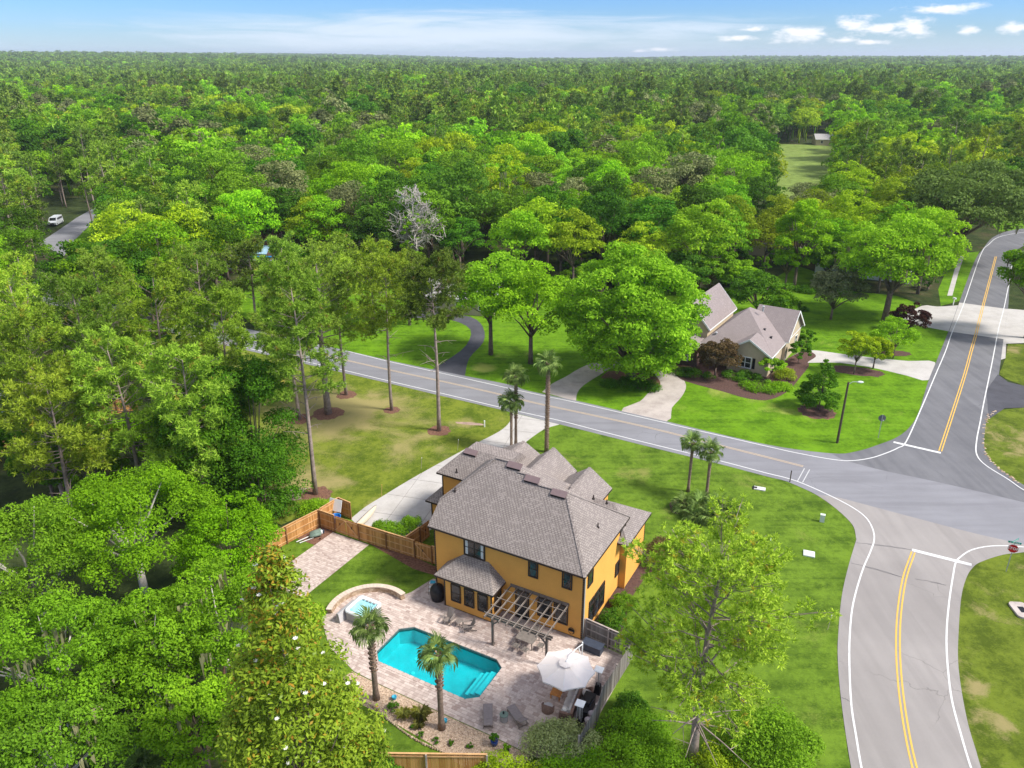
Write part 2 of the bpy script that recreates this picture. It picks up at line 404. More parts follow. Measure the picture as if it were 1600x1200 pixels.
M['siding'] = simple('orange painted siding', (.72,.36,.080), .55, .05, .7, .05)
M['siding_joint'] = simple('siding backing', (.16,.07,.015), .8, .05)
M['shingle'] = shinglemat('grey brown shingles', (.30,.26,.238), (.155,.130,.120), .145, .27)
M['shingle_tan'] = shinglemat('taupe shingles', (.30,.255,.245), (.225,.185,.178), .14, .3)
M['shingle_red'] = shinglemat('reddish brown shingles', (.20,.115,.10), (.13,.075,.066))
M['shingle_grey'] = shinglemat('light grey shingles', (.42,.40,.39), (.32,.30,.29))
M['trim'] = simple('dark brown trim', (.035,.024,.020), .5, .15)
M['vent'] = simple('brown metal vent', (.19,.135,.135), .5, .1)
M['flash'] = simple('grey flashing', (.33,.35,.34), .5, .1)
M['glass'] = glassmat('window glass', (.010,.012,.014), .12)
M['blind'] = simple('white blind', (.62,.64,.66), .6, .05)
M['pergola'] = simple('grey brown stained wood', (.165,.135,.115), .7, .2)
M['pergola_top'] = simple('weathered pale lath', (.25,.215,.185), .7, .2)
M['fence'] = tonemat('new cedar fence board', (.42,.19,.055), (.64,.34,.125), .8, 4, (1,1,.25))
M['fence_rail'] = simple('pale cedar rail', (.60,.35,.16), .8, .2, 3)
M['fence_post'] = simple('brown fence post', (.24,.115,.045), .8, .2, 3)
M['fence_old'] = tonemat('weathered grey fence board', (.13,.11,.095), (.28,.25,.225), .9, 4, (1,1,.25))
M['rail_old'] = simple('weathered rail', (.40,.34,.30), .9, .2)
M['bark'] = simple('brown grey bark', (.17,.125,.10), .95, .35, 3, .7)
M['bark_pine'] = simple('pine bark', (.30,.235,.20), .95, .35, 3, .7)
M['bark_grey'] = simple('pale grey branch bark', (.50,.45,.40), .9, .25, 3, .5)
M['bark_palm'] = simple('palm trunk bark', (.23,.165,.12), .95, .35, 5, .8)
M['boot'] = tonemat('palm boot stubs', (.16,.075,.04), (.38,.27,.19), .9, 8)
M['tan'] = simple('tan stucco', (.52,.43,.30), .8, .06)
M['brick_dk'] = simple('dark brick', (.15,.09,.075), .85, .2, 6)
M['white'] = simple('white painted trim', (.80,.80,.78), .5, .04)
M['black'] = simple('black paint', (.012,.012,.013), .45, .2)
M['blackp'] = simple('black plastic cover', (.016,.016,.018), .35, .3, 6, .3)
M['grey_fab'] = simple('grey brown sling fabric', (.23,.195,.19), .8, .12, 6)
M['grey_frame'] = simple('taupe metal frame', (.22,.185,.165), .5, .1)
M['umbrella'] = simple('cream canvas', (.84,.755,.70), .85, .02)
M['wicker'] = simple('brown wicker', (.20,.125,.10), .8, .3, 14, .5)
M['cushion'] = simple('light grey cushion', (.48,.46,.46), .9, .06)
M['teak'] = simple('orange teak wood', (.50,.21,.055), .55, .2, 4)
M['steel'] = simple('brushed steel', (.62,.62,.63), .3, .05, 5, .05, 1.0)
M['box'] = simple('slate blue deck box', (.045,.055,.08), .6, .2)
M['tub'] = simple('white acrylic', (.78,.80,.80), .3, .03)
M['cover'] = simple('grey spa cover', (.34,.33,.33), .6, .1)
M['stone'] = tonemat('tan wall stone', (.34,.23,.15), (.58,.46,.34), .9, 5)
M['cap'] = simple('pale cap stone', (.60,.49,.40), .85, .1)
M['blue'] = simple('bright blue plastic', (.02,.20,.55), .4, .1)
M['blue_pot'] = simple('cobalt glazed pot', (.02,.06,.25), .25, .2)
M['aqua'] = simple('aqua plastic', (.04,.35,.50), .4, .2)
M['sage'] = simple('sage green canvas', (.16,.22,.18), .8, .2)
M['red'] = simple('sign red', (.55,.012,.02), .4, .05)
M['green_sign'] = simple('street sign green', (.0,.30,.22), .4, .05)
M['sign_back'] = simple('grey sign back', (.13,.14,.13), .5, .1)
M['pole'] = simple('dark weathered wood pole', (.085,.062,.045), .9, .3)
M['galv'] = simple('galvanised metal', (.40,.41,.42), .45, .1)
M['util'] = simple('pale green utility box', (.60,.66,.60), .5, .06)
M['pale'] = simple('pale concrete pad', (.62,.60,.60), .8, .08)
M['carwhite'] = simple('white car paint', (.74,.75,.77), .25, .02, 3, 0, 0, .6)
M['tarp'] = simple('blue tarpaulin', (.02,.30,.72), .5, .1)
M['purple_grey'] = simple('mauve quilted cover', (.42,.36,.38), .9, .2)
# ------------------------------------------------------------------ ground, roads, lawns
def px(pts, n=5, closed=False, smooth=True):
    if smooth: q = catmull([(x, y, 0) for x, y in pts], n, closed)
    else: q = [Vector((x, y, 0)) for x, y in pts]
    return [at(p.x, p.y) for p in q]
def frac(x): return x - math.floor(x)
def jit(pts, a=.05):
    out = []
    for i, p in enumerate(pts):
        q = pts[(i+1) % len(pts)]; L = (q-p).length
        if L > 12: out.append(p); continue
        k = max(1, int(L/.5))
        for j in range(k): out.append(p.lerp(q, j/k)+Vector((rnd.uniform(-a,a), rnd.uniform(-a,a), 0)))
    return out
def sheet(name, loops, z, mat, label=None):
    o = MB().sheet(loops, z).build(name, mat); struct(o)
    if label: o['label'] = label
    return o
def elev(x, y):
    e = 0.0
    if y > 1200:
        e += 30*max(0, 1-((x+2300)/2100)**2)*min(1, (y-1200)/1900) if abs(x+2300) < 2100 else 0
        e += 12*max(0, 1-((x-2300)/1700)**2)*min(1, (y-1200)/2500) if abs(x-2300) < 1700 else 0
        e += 3*math.sin(x/390+1)*math.sin(y/510)
    return e
# pool outline in the house frame
POOL = [(-11.75,-4.88),(-4.55,-4.80),(-3.80,-5.35),(-3.80,-8.45),(-4.55,-9.05),(-11.9,-9.05),(-12.62,-8.3),(-12.62,-5.6)]
poolW = [hl(*p) for p in POOL]
near = [Vector((-900,-120,0)), Vector((900,-120,0)), Vector((900,900,0)), Vector((-900,900,0))]
sheet('ground', [near, poolW], -.03, M['ground'])
mb = MB(); gx = list(range(-9000, 9001, 300)); gy = list(range(-1020, 12001, 240)); ix = {}
for x in gx:
    for y in gy: ix[(x,y)] = len(ix)
vs = [(x, y, -.3+elev(x, y)) for x in gx for y in gy]
fs = [(ix[(x,y)],ix[(x+300,y)],ix[(x+300,y+240)],ix[(x,y+240)]) for x in gx[:-1] for y in gy[:-1]
      if not (-900 < x+150 < 900 and -60 < y+120 < 840)]
mb.add(vs, fs); struct(mb.build('terrain', M['ground']))

# road edges (all traced on the ground plane)
wl0 = at(545,584) - (at(687,617)-at(545,584))*6.0
wt0 = at(540,547.5) - (at(675,577)-at(540,547.5))*6.0
main_bot = [wl0] + px([(545,584.5),(612,600),(687,618),(790,642),(870,662),(946,681),(1030,702),(1120,724),(1200,745),(1225,751),(1250,761),(1275,773),(1300,790),(1322,809),(1334,824),(1338,843)])
low_left = px([(1338,843),(1325,887),(1315,933),(1310,987),(1309,1030),(1315,1100),(1330,1200),(1352,1300)])
main_top = [wt0] + px([(540,547.5),(612,564),(675,577),(725,587),(800,602),(825,610.5),(900,626),(970,642),(1040,658),(1065,664),(1200,695),(1300,708.5),(1340,705),(1375,694),(1400,684),(1420,669),(1435,645),(1450,597),(1465,560),(1485,510),(1497,477),(1522,410),(1535,390),(1550,372),(1572,362),(1600,357),(1660,352)])
side_right = px([(1700,372),(1640,376),(1600,384),(1586,400),(1578,440),(1575,482),(1568,530),(1564,562),(1561,583),(1559,600)])
flare = px([(1562,640),(1547,648),(1540,664),(1538,700),(1550,722),(1575,742),(1600,758),(1680,800)])
low_right_top = px([(1690,852),(1600,863),(1567,867),(1533,878),(1520,887),(1510,903),(1502,933),(1498,983),(1497,1033),(1503,1083),(1513,1133),(1525,1173),(1533,1200),(1566,1300)])
far_bot = at(1690,852); far_top = at(1680,800)
road = main_bot + low_left[1:] + list(reversed(low_right_top)) + [far_top] + list(reversed(flare))[1:] + list(reversed(side_right)) + list(reversed(main_top))
sheet('main_road', [road], .012, M['road_main'])
# lighter lower road and darker side road lie over the crossing
bound_low = px([(1275,773),(1307,777),(1350,788),(1425,808),(1517,832),(1600,851),(1690,872)])
low_poly = bound_low + low_right_top[1:] + list(reversed(low_left))[:-1] + list(reversed([p for p in main_bot if proj(p)[0] > 1275]))
sheet('lower_road', [low_poly], .016, M['road_low'])
bound_side = px([(1300,709.5),(1320,719),(1375,734),(1450,750),(1525,767),(1600,785),(1680,803)])
st = [p for p in main_top[1:] if proj(p)[0] > 1300]
side_poly = bound_side + [far_top] + list(reversed(flare))[1:] + list(reversed(side_right)) + list(reversed(st))
sheet('side_road', [side_poly], .016, M['road_side'])
sheet('concrete_crossing', [px([(1499,473),(1575,483),(1568,530),(1483,518)], smooth=False)], .021, M['concrete'])
sheet('far_drive', [px([(1484,518),(1434,508),(1410,498),(1440,478),(1465,479),(1498,477)], 3)], .008, M['concrete'])
sheet('far_pavement', [px([(1570,482),(1620,486),(1640,540),(1600,536),(1572,537),(1571,560),(1564,562),(1567,530)], smooth=False)], .008, M['concrete'])
sheet('dark_side_drive', [px([(1559,585),(1575,597),(1600,603),(1700,612),(1700,630),(1600,637),(1570,638),(1545,655),(1541,610)], smooth=False)], .022, M['asphalt_dark'])

def lane(name, pts, w_, z, mat, dash=None, n=6):
    P = px(pts, n) if not isinstance(pts[0], Vector) else pts
    mb = MB(); L = []; R_ = []
    for i, p in enumerate(P):
        d = (P[min(i+1,len(P)-1)]-P[max(i-1,0)]).normalized(); q = Vector((-d.y, d.x, 0))*w_/2
        L.append(p+q); R_.append(p-q)
    k = len(P); mb.add([(*p.xy, z) for p in L]+[(*p.xy, z) for p in R_], [(i, i+k, i+k+1, i+1) for i in range(k-1)])
    return struct(mb.build(name, mat))
def offset(P, o):
    out = []
    for i, p in enumerate(P):
        d = (P[min(i+1,len(P)-1)]-P[max(i-1,0)]).normalized(); out.append(p+Vector((-d.y, d.x, 0))*o)
    return out
WP, YP = M['white_paint'], M['yellow_paint']
lane('edge_line', px([(545,549.5),(612,566),(700,585.5),(825,613.5),(900,629),(970,645),(1040,661),(1065,667),(1200,698),(1250,709),(1300,718),(1330,720),(1360,716),(1385,708),(1403,700),(1416,690),(1440,637),(1462,585),(1477,550),(1487,521),(1505,477),(1532,399),(1545,382),(1562,370),(1600,363),(1660,357)]), .13, .026, WP)
lane('edge_line', [wl0+Vector((.1,.5,0))]+px([(545,580.5),(612,596.5),(687,614),(790,638.5),(875,657.5),(950,677),(1030,697),(1120,719),(1200,740),(1225,746),(1250,754),(1287,770),(1325,789),(1350,806),(1362,823),(1366,842),(1360,862),(1347,893),(1333,943),(1328,987),(1327,1033),(1330,1100),(1338,1153),(1346,1200),(1366,1300)]), .13, .026, WP)
lane('edge_line', [(1650,382),(1600,392),(1584,406),(1577,440),(1569,480),(1560,515),(1550,567),(1537,630),(1532,657),(1526,688),(1526,710),(1540,727),(1575,749),(1600,766),(1650,792)], .13, .026, WP)
lane('edge_line', [(1690,862),(1600,855),(1573,853),(1543,854),(1517,860),(1500,871),(1493,880),(1489,900),(1483,940),(1479,987),(1480,1033),(1487,1093),(1502,1150),(1517,1200),(1550,1300)], .13, .026, WP)
lane('stop_bar', [(1425,859.5),(1518,883)], .42, .030, WP, n=1)
lane('stop_bar', [(1396,691),(1470,708)], .42, .030, WP, n=1)
for c_, (nm, mt) in (([(1427,863),(1413,905),(1405,958),(1403,1007),(1405,1053),(1410,1100),(1418,1150),(1429,1200),(1455,1300)], ('centre_line', YP)),
               ([(1469,705),(1487,650),(1507,587),(1517,550),(1526,518),(1536,478),(1556,401)], ('centre_line', YP))):
    P = px(c_)
    for s_ in (-.13, .13): lane(nm, offset(P, s_), .12, .026, mt)
P = [wl0.lerp(wt0, .5)]+px([(527,560),(612,579),(700,598),(775,615),(837,630),(912,646),(1012,668),(1100,690),(1200,715),(1255,729)])
for s_ in (-.12, .12): lane('faded_centre_line', offset(P, s_), .14, .026, M['yellow_faded'])
lane('faded_guide_line', [(1257,732),(1246,752)], .09, .026, M['white_faded'], n=1)
lane('faded_guide_line', [(1265,734),(1254,754)], .09, .026, M['white_faded'], n=1)
# tar seams across the lower road
for a_, b_ in (((1337,848),(1423,859)),((1330,880),(1412,903)),((1314,1090),(1328,1098)),((1430,905),(1478,915))):
    P = px([a_, ((a_[0]+b_[0])/2+2, (a_[1]+b_[1])/2-1), b_], 5); lane('tar_seam', jit(P, .04)[:-1], .035, .0245, M['asphalt_dark'])

# lawns
A = [hl(-14.4,1.2), hl(.6,1.2), hl(4.6,-.2), hl(4.2,-9), hl(1.5,-13.5), hl(-6,-13.3)]
lawn_near = main_bot[3:] + low_left[1:] + [at(1352,1300), at(700,1300), at(430,1200), at(420,1000), at(440,905), at(440,845), at(525,800), at(548,812), at(594,780), at(690,724), at(740,697), at(790,668)]
yard_hole = [hl(*p) for p in [(-12.9,-4.6),(-3.6,-4.6),(-3.6,-9.2),(-12.9,-9.2)]]
sheet('front_lawn', [jit(lawn_near, .04), yard_hole], 0, M['lawn'])
left_lot = [main_bot[0], *main_bot[1:22], at(800,655), at(790,668), at(740,697), at(690,724), at(594,780), at(548,812), at(525,800), at(495,795), at(440,820), at(375,800), at(385,700), at(375,620), at(355,585), at(250,560), at(0,520)]
left_lot = [main_bot[0]] + [p for p in main_bot[1:] if proj(p)[0] < 800] + left_lot[-15:]
sheet('left_lawn', [left_lot], .004, M['lawn_left'])
north = [p for p in main_top[1:] if proj(p)[1] > 505 or proj(p)[0] < 1000] + px([(1430,505),(1410,496),(1440,476),(1400,462),(1330,455),(1290,430),(1245,415),(1200,440),(1130,450),(1050,450),(960,455),(880,470),(800,455),(720,440),(600,440),(470,420),(380,430),(350,470),(400,512)], smooth=False)
sheet('north_lawn', [jit(north, .03)], 0, M['lawn_north'])
sheet('far_verge', [px([(1500,470),(1470,478),(1466,452),(1480,420),(1500,395),(1530,393)], smooth=False)], 0, M['lawn_north'])
sheet('far_corner_lawn', [px([(1560,362),(1550,350),(1560,325),(1680,325),(1680,352)], smooth=False)], 0, M['lawn_north'])
sheet('right_verge', [px([(1571,560),(1575,537),(1640,540),(1720,600),(1600,603),(1572,592),(1561,585)], smooth=False)], .004, M['lawn_verge'])
sheet('island_verge', [flare + [at(1700,800), at(1760,700), at(1700,630), at(1600,637)]], .004, M['lawn_verge'])
sheet('lower_verge', [low_right_top + [at(1700,1300), at(1800,1000)]], .004, M['lawn_verge'])
sheet('fairway', [px([(1200,345),(1215,300),(1208,262),(1205,228),(1255,226),(1300,228),(1302,262),(1290,290),(1250,335),(1225,350)])], .01, M['fairway'])
sheet('back_lawn_path', [px([(1488,462),(1480,462),(1492,420),(1500,400),(1506,402),(1498,425)], smooth=False)], .01, M['concrete'])
# neighbouring drives
sheet('looped_drive', [px([(847,612.5),(862,600),(885,588),(905,576),(930,566),(960,562),(1000,560),(1018,566),(1034,573),(1060,585),(1072,602),(1065,620),(1050,637),(1041,658.5),(971,642.5),(1000,627),(1012,615),(1029,600),(1025,587),(1010,576),(960,574),(937,586),(912,602),(902,614),(900,627),], 3)], .008, M['concrete_stain'])
sheet('tan_house_drive', [px([(1232,566),(1238,556),(1265,547),(1315,553),(1375,560),(1420,564),(1461,566),(1450,594),(1417,587),(1370,576),(1312,567),(1257,567)], 3)], .008, M['concrete'])
sheet('dark_drive', [px([(674,578),(700,562),(728,540),(735,515),(705,500),(660,497),(640,495),(642,487),(680,488),(735,495),(755,512),(755,535),(733,560),(726,589)], 3)], .008, M['asphalt_dark'])
sheet('back_street', [[at(60,380), at(88,362), at(120,340), at(160,318), at(200,300), at(222,304), at(180,326), at(148,344), at(120,372), at(100,400)]], .008, M['road_main'])
sheet('back_street_verge', [px([(98,398),(120,372),(148,345),(190,330),(170,372),(120,400)], smooth=False)], .004, M['lawn_north'])
# planting beds
def blob(name, cx, cy, r1, mat, z=.012, r2=None, rot=0, lab=None):
    c = at(cx, cy); pts = []
    for i in range(28):
        t = i*math.tau/28; q = Vector((math.cos(t)*r1, math.sin(t)*(r2 or r1), 0))*rnd.uniform(.88, 1.1); q.rotate(Matrix.Rotation(rot, 3, 'Z')); pts.append(c+q)
    return sheet(name, [pts], z, mat, lab)
for x, y, r_ in ((494,772,1.5),(686,673,1.35),(612,641,1.0),(512,646,1.9),(541,617,1.3),(468,655,1.4)): blob('pine_straw_ring', x, y, r_, M['mulch'])
blob('sandy_patch', 455,772, 3.0, M['sand'], .010, 1.2, R(10)); blob('sandy_patch', 735,662, 1.9, M['sand'], .010, .35, R(-10))
blob('round_mulch_bed', 1276,643, 2.1, M['mulch_dark']); blob('round_mulch_edge', 1276,643, 2.22, M['mulch'], .009)
blob('crape_mulch_bed', 1341,580, 3.6, M['mulch_dark'], .013, 1.7, R(-20)); blob('crape_mulch_bed', 1400,552, 2.2, M['mulch_dark'], .013, 1.2)
sheet('shade_tree_bed', [px([(938,590),(960,598),(1000,608),(1022,612),(1032,600),(1022,588),(985,580),(950,580)])], .012, M['mulch'])
sheet('tan_house_bed', [px([(1045,568),(1060,590),(1085,600),(1130,612),(1165,622),(1200,625),(1230,612),(1250,590),(1264,568),(1235,562),(1190,572),(1100,560)])], .012, M['mulch_dark'])
blob('palm_bed', 1062,790, 1.5, M['mulch_dark'], .012, .9, R(60)); blob('fence_bed', 500,842, .1, M['mulch'])
sheet('fence_bed', [[hl(*p) for p in [(-28.9,-.4),(-25.6,-.4),(-25.6,3.0),(-27,3.35),(-28.9,3.6)]]], .012, M['mulch'])
sheet('fence_foot_bed', [[hl(*p) for p in [(-22.8,3.3),(-15,2.2),(-13.2,2.2),(-13.2,1.2),(-16,1.0),(-22.5,2.3)]]], .008, M['mulch'])
sheet('side_bed', [[hl(*p) for p in [(0,.5),(2.4,.6),(2.2,3),(1.5,6),(1.6,10),(3.2,12),(2.6,13.3),(0,13)]]], .006, M['mulch_dark'])
sheet('soil_path', [px([(350,1040),(372,1010),(380,1050),(372,1110),(360,1160),(340,1150)])], .006, M['mulch'])
sheet('far_corner_bed', [px([(1230,560),(1258,548),(1275,556),(1262,566),(1262,572),(1236,600)])], .011, M['mulch_dark'])

# own driveway: recessed joint sheet with separate concrete slabs
def clip(poly, x0, x1, y0, y1):
    for a_, s_, v in ((0,1,x0),(0,-1,x1),(1,1,y0),(1,-1,y1)):
        out = []
        for i in range(len(poly)):
            p, q = poly[i], poly[(i+1) % len(poly)]; ip = (p[a_]-v)*s_ >= 0; iq = (q[a_]-v)*s_ >= 0
            if ip: out.append(p)
            if ip != iq:
                t = (v-p[a_])/(q[a_]-p[a_]); out.append((p[0]+(q[0]-p[0])*t, p[1]+(q[1]-p[1])*t))
        poly = out
        if len(poly) < 3: return []
    return poly
def tolocal(p): d = p-HO; return (d.dot(AX), d.dot(BY))
drv = px([(874,663.3),(852,670),(836,680),(820,692)], 4) + [hl(-13.5,16.5), hl(-15,13.8), hl(-18.0,13.8), hl(-18.0,6.6), hl(-18.4,5.2)] + \
      px([(652,836),(632,842),(600,832),(560,822)], smooth=False) + px([(548,811),(570,793),(594,778),(640,750),(690,722),(740,695),(768,681),(785,671),(796,660),(799,650),(797,644.5)], 3)
drvl = [tolocal(p) for p in drv]
dj = MB(); dj.sheet([[Vector((*p,0)) for p in drvl]], .006); drive = dj.build('driveway', M['joint']); struct(drive)
drive.location = HO; drive.rotation_euler = (0,0,-HA)
rr = Matrix.Rotation(R(-14), 2)
rl = [tuple(rr @ Vector(p)) for p in drvl]; ri = rr.inverted()
xs = [p[0] for p in rl]; ys = [p[1] for p in rl]; S = 3.35
for i in range(int((max(xs)-min(xs))/S)+1):
    for j in range(int((max(ys)-min(ys))/S)+1):
        x0 = min(xs)+i*S; y0 = min(ys)+j*S; c_ = clip(rl, x0+.022, x0+S-.022, y0+.022, y0+S-.022)
        if len(c_) < 3: continue
        cc = [tuple(ri @ Vector(p)) for p in c_]
        ar = abs(sum(cc[k][0]*cc[(k+1)%len(cc)][1]-cc[(k+1)%len(cc)][0]*cc[k][1] for k in range(len(cc))))/2
        if ar < .05: continue
        q = []
        for p in cc:
            if not q or (Vector(p)-Vector(q[-1])).length > .005: q.append(p)
        b_ = MB().prism(q, -.05, .028+rnd.uniform(0,.003)); b_.build('concrete_slab', M['concrete'], drive)
# ------------------------------------------------------------------ patio, pool (house frame)
def HT(name, label, cat, X=0, Y=0, rz=0, z=0, group=None): return thing(name, label, cat, hl(X, Y, z), rz-HA, group)
def inpoly(x, y, P):
    c = False; n = len(P); j = n-1
    for i in range(n):
        if (P[i][1] > y) != (P[j][1] > y) and x < (P[j][0]-P[i][0])*(y-P[i][1])/(P[j][1]-P[i][1])+P[i][0]: c = not c
        j = i
    return c
DECK = [(-12.8,.9),(-13.8,.7),(-14.35,-1.6),(-14.9,-2.55),(-16.2,-2.55),(-17.5,-3.2),(-18.3,-4.2),(-18.7,-5.6),(-18.6,-7.5),(-16,-9.6),(-12.8,-10.65),(-10.8,-10.75),(-1.2,-10.8),(1.5,-10.9),(3.9,-10.7),(3.9,-.1),(0,.3)]
dk = MB().sheet([[Vector((*p,0)) for p in DECK], [Vector((*p,0)) for p in POOL]], .012).build('patio', M['paver_joint']); struct(dk)
dk.location = HO; dk.rotation_euler = (0,0,-HA)
def inset(P, d):
    cx = sum(p[0] for p in P)/len(P); cy = sum(p[1] for p in P)/len(P)
    out = []
    for i in range(len(P)):
        a, b, c = Vector(P[i-1]), Vector(P[i]), Vector(P[(i+1) % len(P)])
        d1 = (b-a).normalized(); d2 = (c-b).normalized(); n1 = Vector((-d1.y, d1.x)); n2 = Vector((-d2.y, d2.x))
        if n1.dot(Vector((cx,cy))-b) < 0: n1, n2 = -n1, -n2
        bis = (n1+n2).normalized(); out.append(tuple(b+bis*(d/max(.3, bis.dot(n1)))))
    return out
def pavers(poly, hole, parent, z, ang, w_=.34, h_=.21, seed=1):
    rg = random.Random(seed); mb = MB(); xs = [p[0] for p in poly]; ys = [p[1] for p in poly]
    cx, cy = (min(xs)+max(xs))/2, (min(ys)+max(ys))/2; ca, sa = math.cos(ang), math.sin(ang)
    D = max(max(xs)-min(xs), max(ys)-min(ys))*.75
    y = -D
    while y < D:
        hh = h_*rg.choice((.7, 1, 1.25)); x = -D + rg.random()*w_
        while x < D:
            ww = w_*rg.choice((.6, .8, 1, 1.25)); mx, my = x+ww/2, y+hh/2
            X, Y = cx+mx*ca-my*sa, cy+mx*sa+my*ca
            if inpoly(X, Y, poly) and not (hole and inpoly(X, Y, hole)):
                ok = all(inpoly(cx+(mx+s1*ww*.5)*ca-(my+s2*hh*.5)*sa, cy+(mx+s1*ww*.5)*sa+(my+s2*hh*.5)*ca, poly) for s1, s2 in ((-1,-1),(-1,1),(1,-1),(1,1)))
                if hole:
                    for s1, s2 in ((-1,-1),(-1,1),(1,-1),(1,1)):
                        a_, b_ = mx+s1*ww*.46, my+s2*hh*.46
                        if inpoly(cx+a_*ca-b_*sa, cy+a_*sa+b_*ca, hole): ok = False
                if ok:
                    g = .006; zt = z+.014+rg.uniform(0,.004); mb.tone = min(1, max(0, rg.gauss(.58,.24)))
                    q = []
                    for zz_, gg in ((z, g), (zt, g+.006)):
                        for a_, b_ in ((x+gg,y+gg),(x+ww-gg,y+gg),(x+ww-gg,y+hh-gg),(x+gg,y+hh-gg)):
                            q.append((cx+a_*ca-b_*sa, cy+a_*sa+b_*ca, zz_))
                    mb.add(q, [(4,5,6,7),(0,1,5,4),(1,2,6,5),(2,3,7,6),(3,0,4,7)])
            x += ww
        y += hh
    ins_ = inset(poly, .24)
    for i in range(len(poly)):   # border course laid along the edge
        j = (i+1) % len(poly); a, b, c, d = (Vector(q) for q in (poly[i], poly[j], ins_[i], ins_[j])); kk = max(1, round((b-a).length/.2))
        for q in range(kk):
            P = [a.lerp(b,(q+.03)/kk), a.lerp(b,(q+.97)/kk), c.lerp(d,(q+.97)/kk), c.lerp(d,(q+.03)/kk)]; mb.tone = min(1, max(0, rg.gauss(.5,.22))); zt = z+.021+rg.uniform(0,.003)
            mb.add([(*p,z) for p in P]+[(*p,zt) for p in P], [(4,5,6,7) if (P[1]-P[0]).cross(P[2]-P[1]) > 0 else (7,6,5,4),(0,1,5,4),(1,2,6,5),(2,3,7,6),(3,0,4,7)])
    return mb.build('paver_stones', M['paver'], parent, stuff=True)
pavers(DECK, POOL, dk, .008, 0, seed=3)
PAD = [(-25.6,1.9),(-21.5,1.95),(-21.55,-6.4),(-25.9,-6.4)]
pad = MB().sheet([[Vector((*p,0)) for p in PAD]], .012).build('paver_pad', M['paver_joint']); struct(pad); pad.location = HO; pad.rotation_euler = (0,0,-HA)
pavers(PAD, None, pad, .008, 0, seed=5)

M['plaster'] = simple('pool plaster', (.20,.60,.62), .7, .10, .8)
m_, k_ = newmat('pool water'); p_ = k_.n('ShaderNodeNewGeometry').outputs['Position']
nn = k_.noise(p_, 1.6, 3, .55, .8); b_ = k_.n('ShaderNodeBump', {'Height': nn, 'Strength': .8, 'Distance': .08})
fr = k_.n('ShaderNodeFresnel', {'IOR': 1.33, 'Normal': b_.outputs[0]}); gl = k_.n('ShaderNodeBsdfGlossy', {'Roughness': .03, 'Normal': b_.outputs[0]})
tr = k_.n('ShaderNodeBsdfTransparent', {'Color': (.15,.86,.90,1)})
mx = k_.n('ShaderNodeMixShader', {0: fr.outputs[0], 1: tr.outputs[0], 2: gl.outputs[0]}); k_.n('ShaderNodeOutputMaterial', {'Surface': mx.outputs[0]})
M['water'] = m_
pool = HT('swimming_pool', 'turquoise swimming pool with cut corners sunk in the paver patio', 'swimming pool')
mb = MB(); n = len(POOL); zb = -1.45
vs = [(*p, .016) for p in POOL]+[(*p, zb) for p in POOL]
mb.add(vs, [(j, i, i+n, j+n) for i in range(n) for j in ((i+1) % n,)]+[tuple(range(n, 2*n))])
mb.build('basin', M['plaster'], pool)
inn = inset(POOL, -.28); mb = MB()
for i in range(n):      # coping stones round the rim
    j = (i+1) % n; a, b = Vector(POOL[i]), Vector(POOL[j]); c, d = Vector(inn[i]), Vector(inn[j]); k = max(1, round((b-a).length/.45))
    for q in range(k):
        t0, t1 = q/k+.008, (q+1)/k-.008; P = [a.lerp(b,t0), a.lerp(b,t1), c.lerp(d,t1), c.lerp(d,t0)]
        mb.tone = min(1, max(0, rnd.gauss(.6,.15))); mb.prism([tuple(x) for x in P], .004, .052)
mb.build('coping_stones', M['paver'], pool, stuff=True)
mb = MB(); ins = inset(POOL, .004); ii = inset(POOL, .03); 
for i in range(n):
    j = (i+1) % n; mb.prism([ins[i], ins[j], ii[j], ii[i]], -.26, .0)
M['tile'] = simple('dark pool waterline tile', (.10,.12,.115), .3, .3, 8)
mb.build('waterline_tile', M['tile'], pool)
mb = MB().sheet([[Vector((*p,0)) for p in inset(POOL,.035)]], -.12); mb.build('water', M['water'], pool)
for k in range(3):
    a = -4.02-.42*k; mb = MB().bb(a-.42, -3.85 if k == 0 else a+.001, -8.0, -5.7, zb+.01, -.26-.26*k); mb.build('pool_step', M['tub'], pool)
for x, y in ((-10.0,-7.6),(-10.6,-6.3)):
    mb = MB(); mb.lathe([(.16,zb+.01),(.16,zb+.04),(.02,zb+.05)], 14, (x,y,0)); mb.build('drain_cover', M['white'], pool)

# hot tub with curved stone wall
t = HT('hot_tub', 'square white hot tub with rounded corners inside the curved stone wall', 'hot tub', -15.9, -5.7)
def rrect(w_, h_, r_, k=5):
    out = []
    for cx, cy, a0 in ((w_/2-r_, h_/2-r_, 0),(-w_/2+r_, h_/2-r_, 90),(-w_/2+r_, -h_/2+r_, 180),(w_/2-r_, -h_/2+r_, 270)):
        for i in range(k+1): a = R(a0+90*i/k); out.append((cx+math.cos(a)*r_, cy+math.sin(a)*r_))
    return out
ro = rrect(2.15,2.15,.32); ri_ = rrect(1.72,1.72,.3); nn_ = len(ro)
mb = MB(); mb.prism(rrect(2.05,2.05,.25), .012, .78); mb.build('cabinet', M['cover'], t)
mb = MB(); vs = [(*p,.78) for p in ro]+[(*p,.92) for p in ro]+[(*p,.92) for p in ri_]+[(p[0]*.86,p[1]*.86,.45) for p in ri_]
fs = []
for L in range(3):
    for i in range(nn_): j = (i+1) % nn_; fs.append((L*nn_+i, L*nn_+j, (L+1)*nn_+j, (L+1)*nn_+i))
mb.add(vs, fs+[tuple(3*nn_+i for i in range(nn_))]); mb.build('shell', M['tub'], t, True)
M['spa_water'] = simple('spa water', (.30,.62,.68), .08, .3, 3, .3, 0, .8)
MB().sheet([[Vector((*p,0)) for p in ri_]], .80).build('water', M['spa_water'], t)
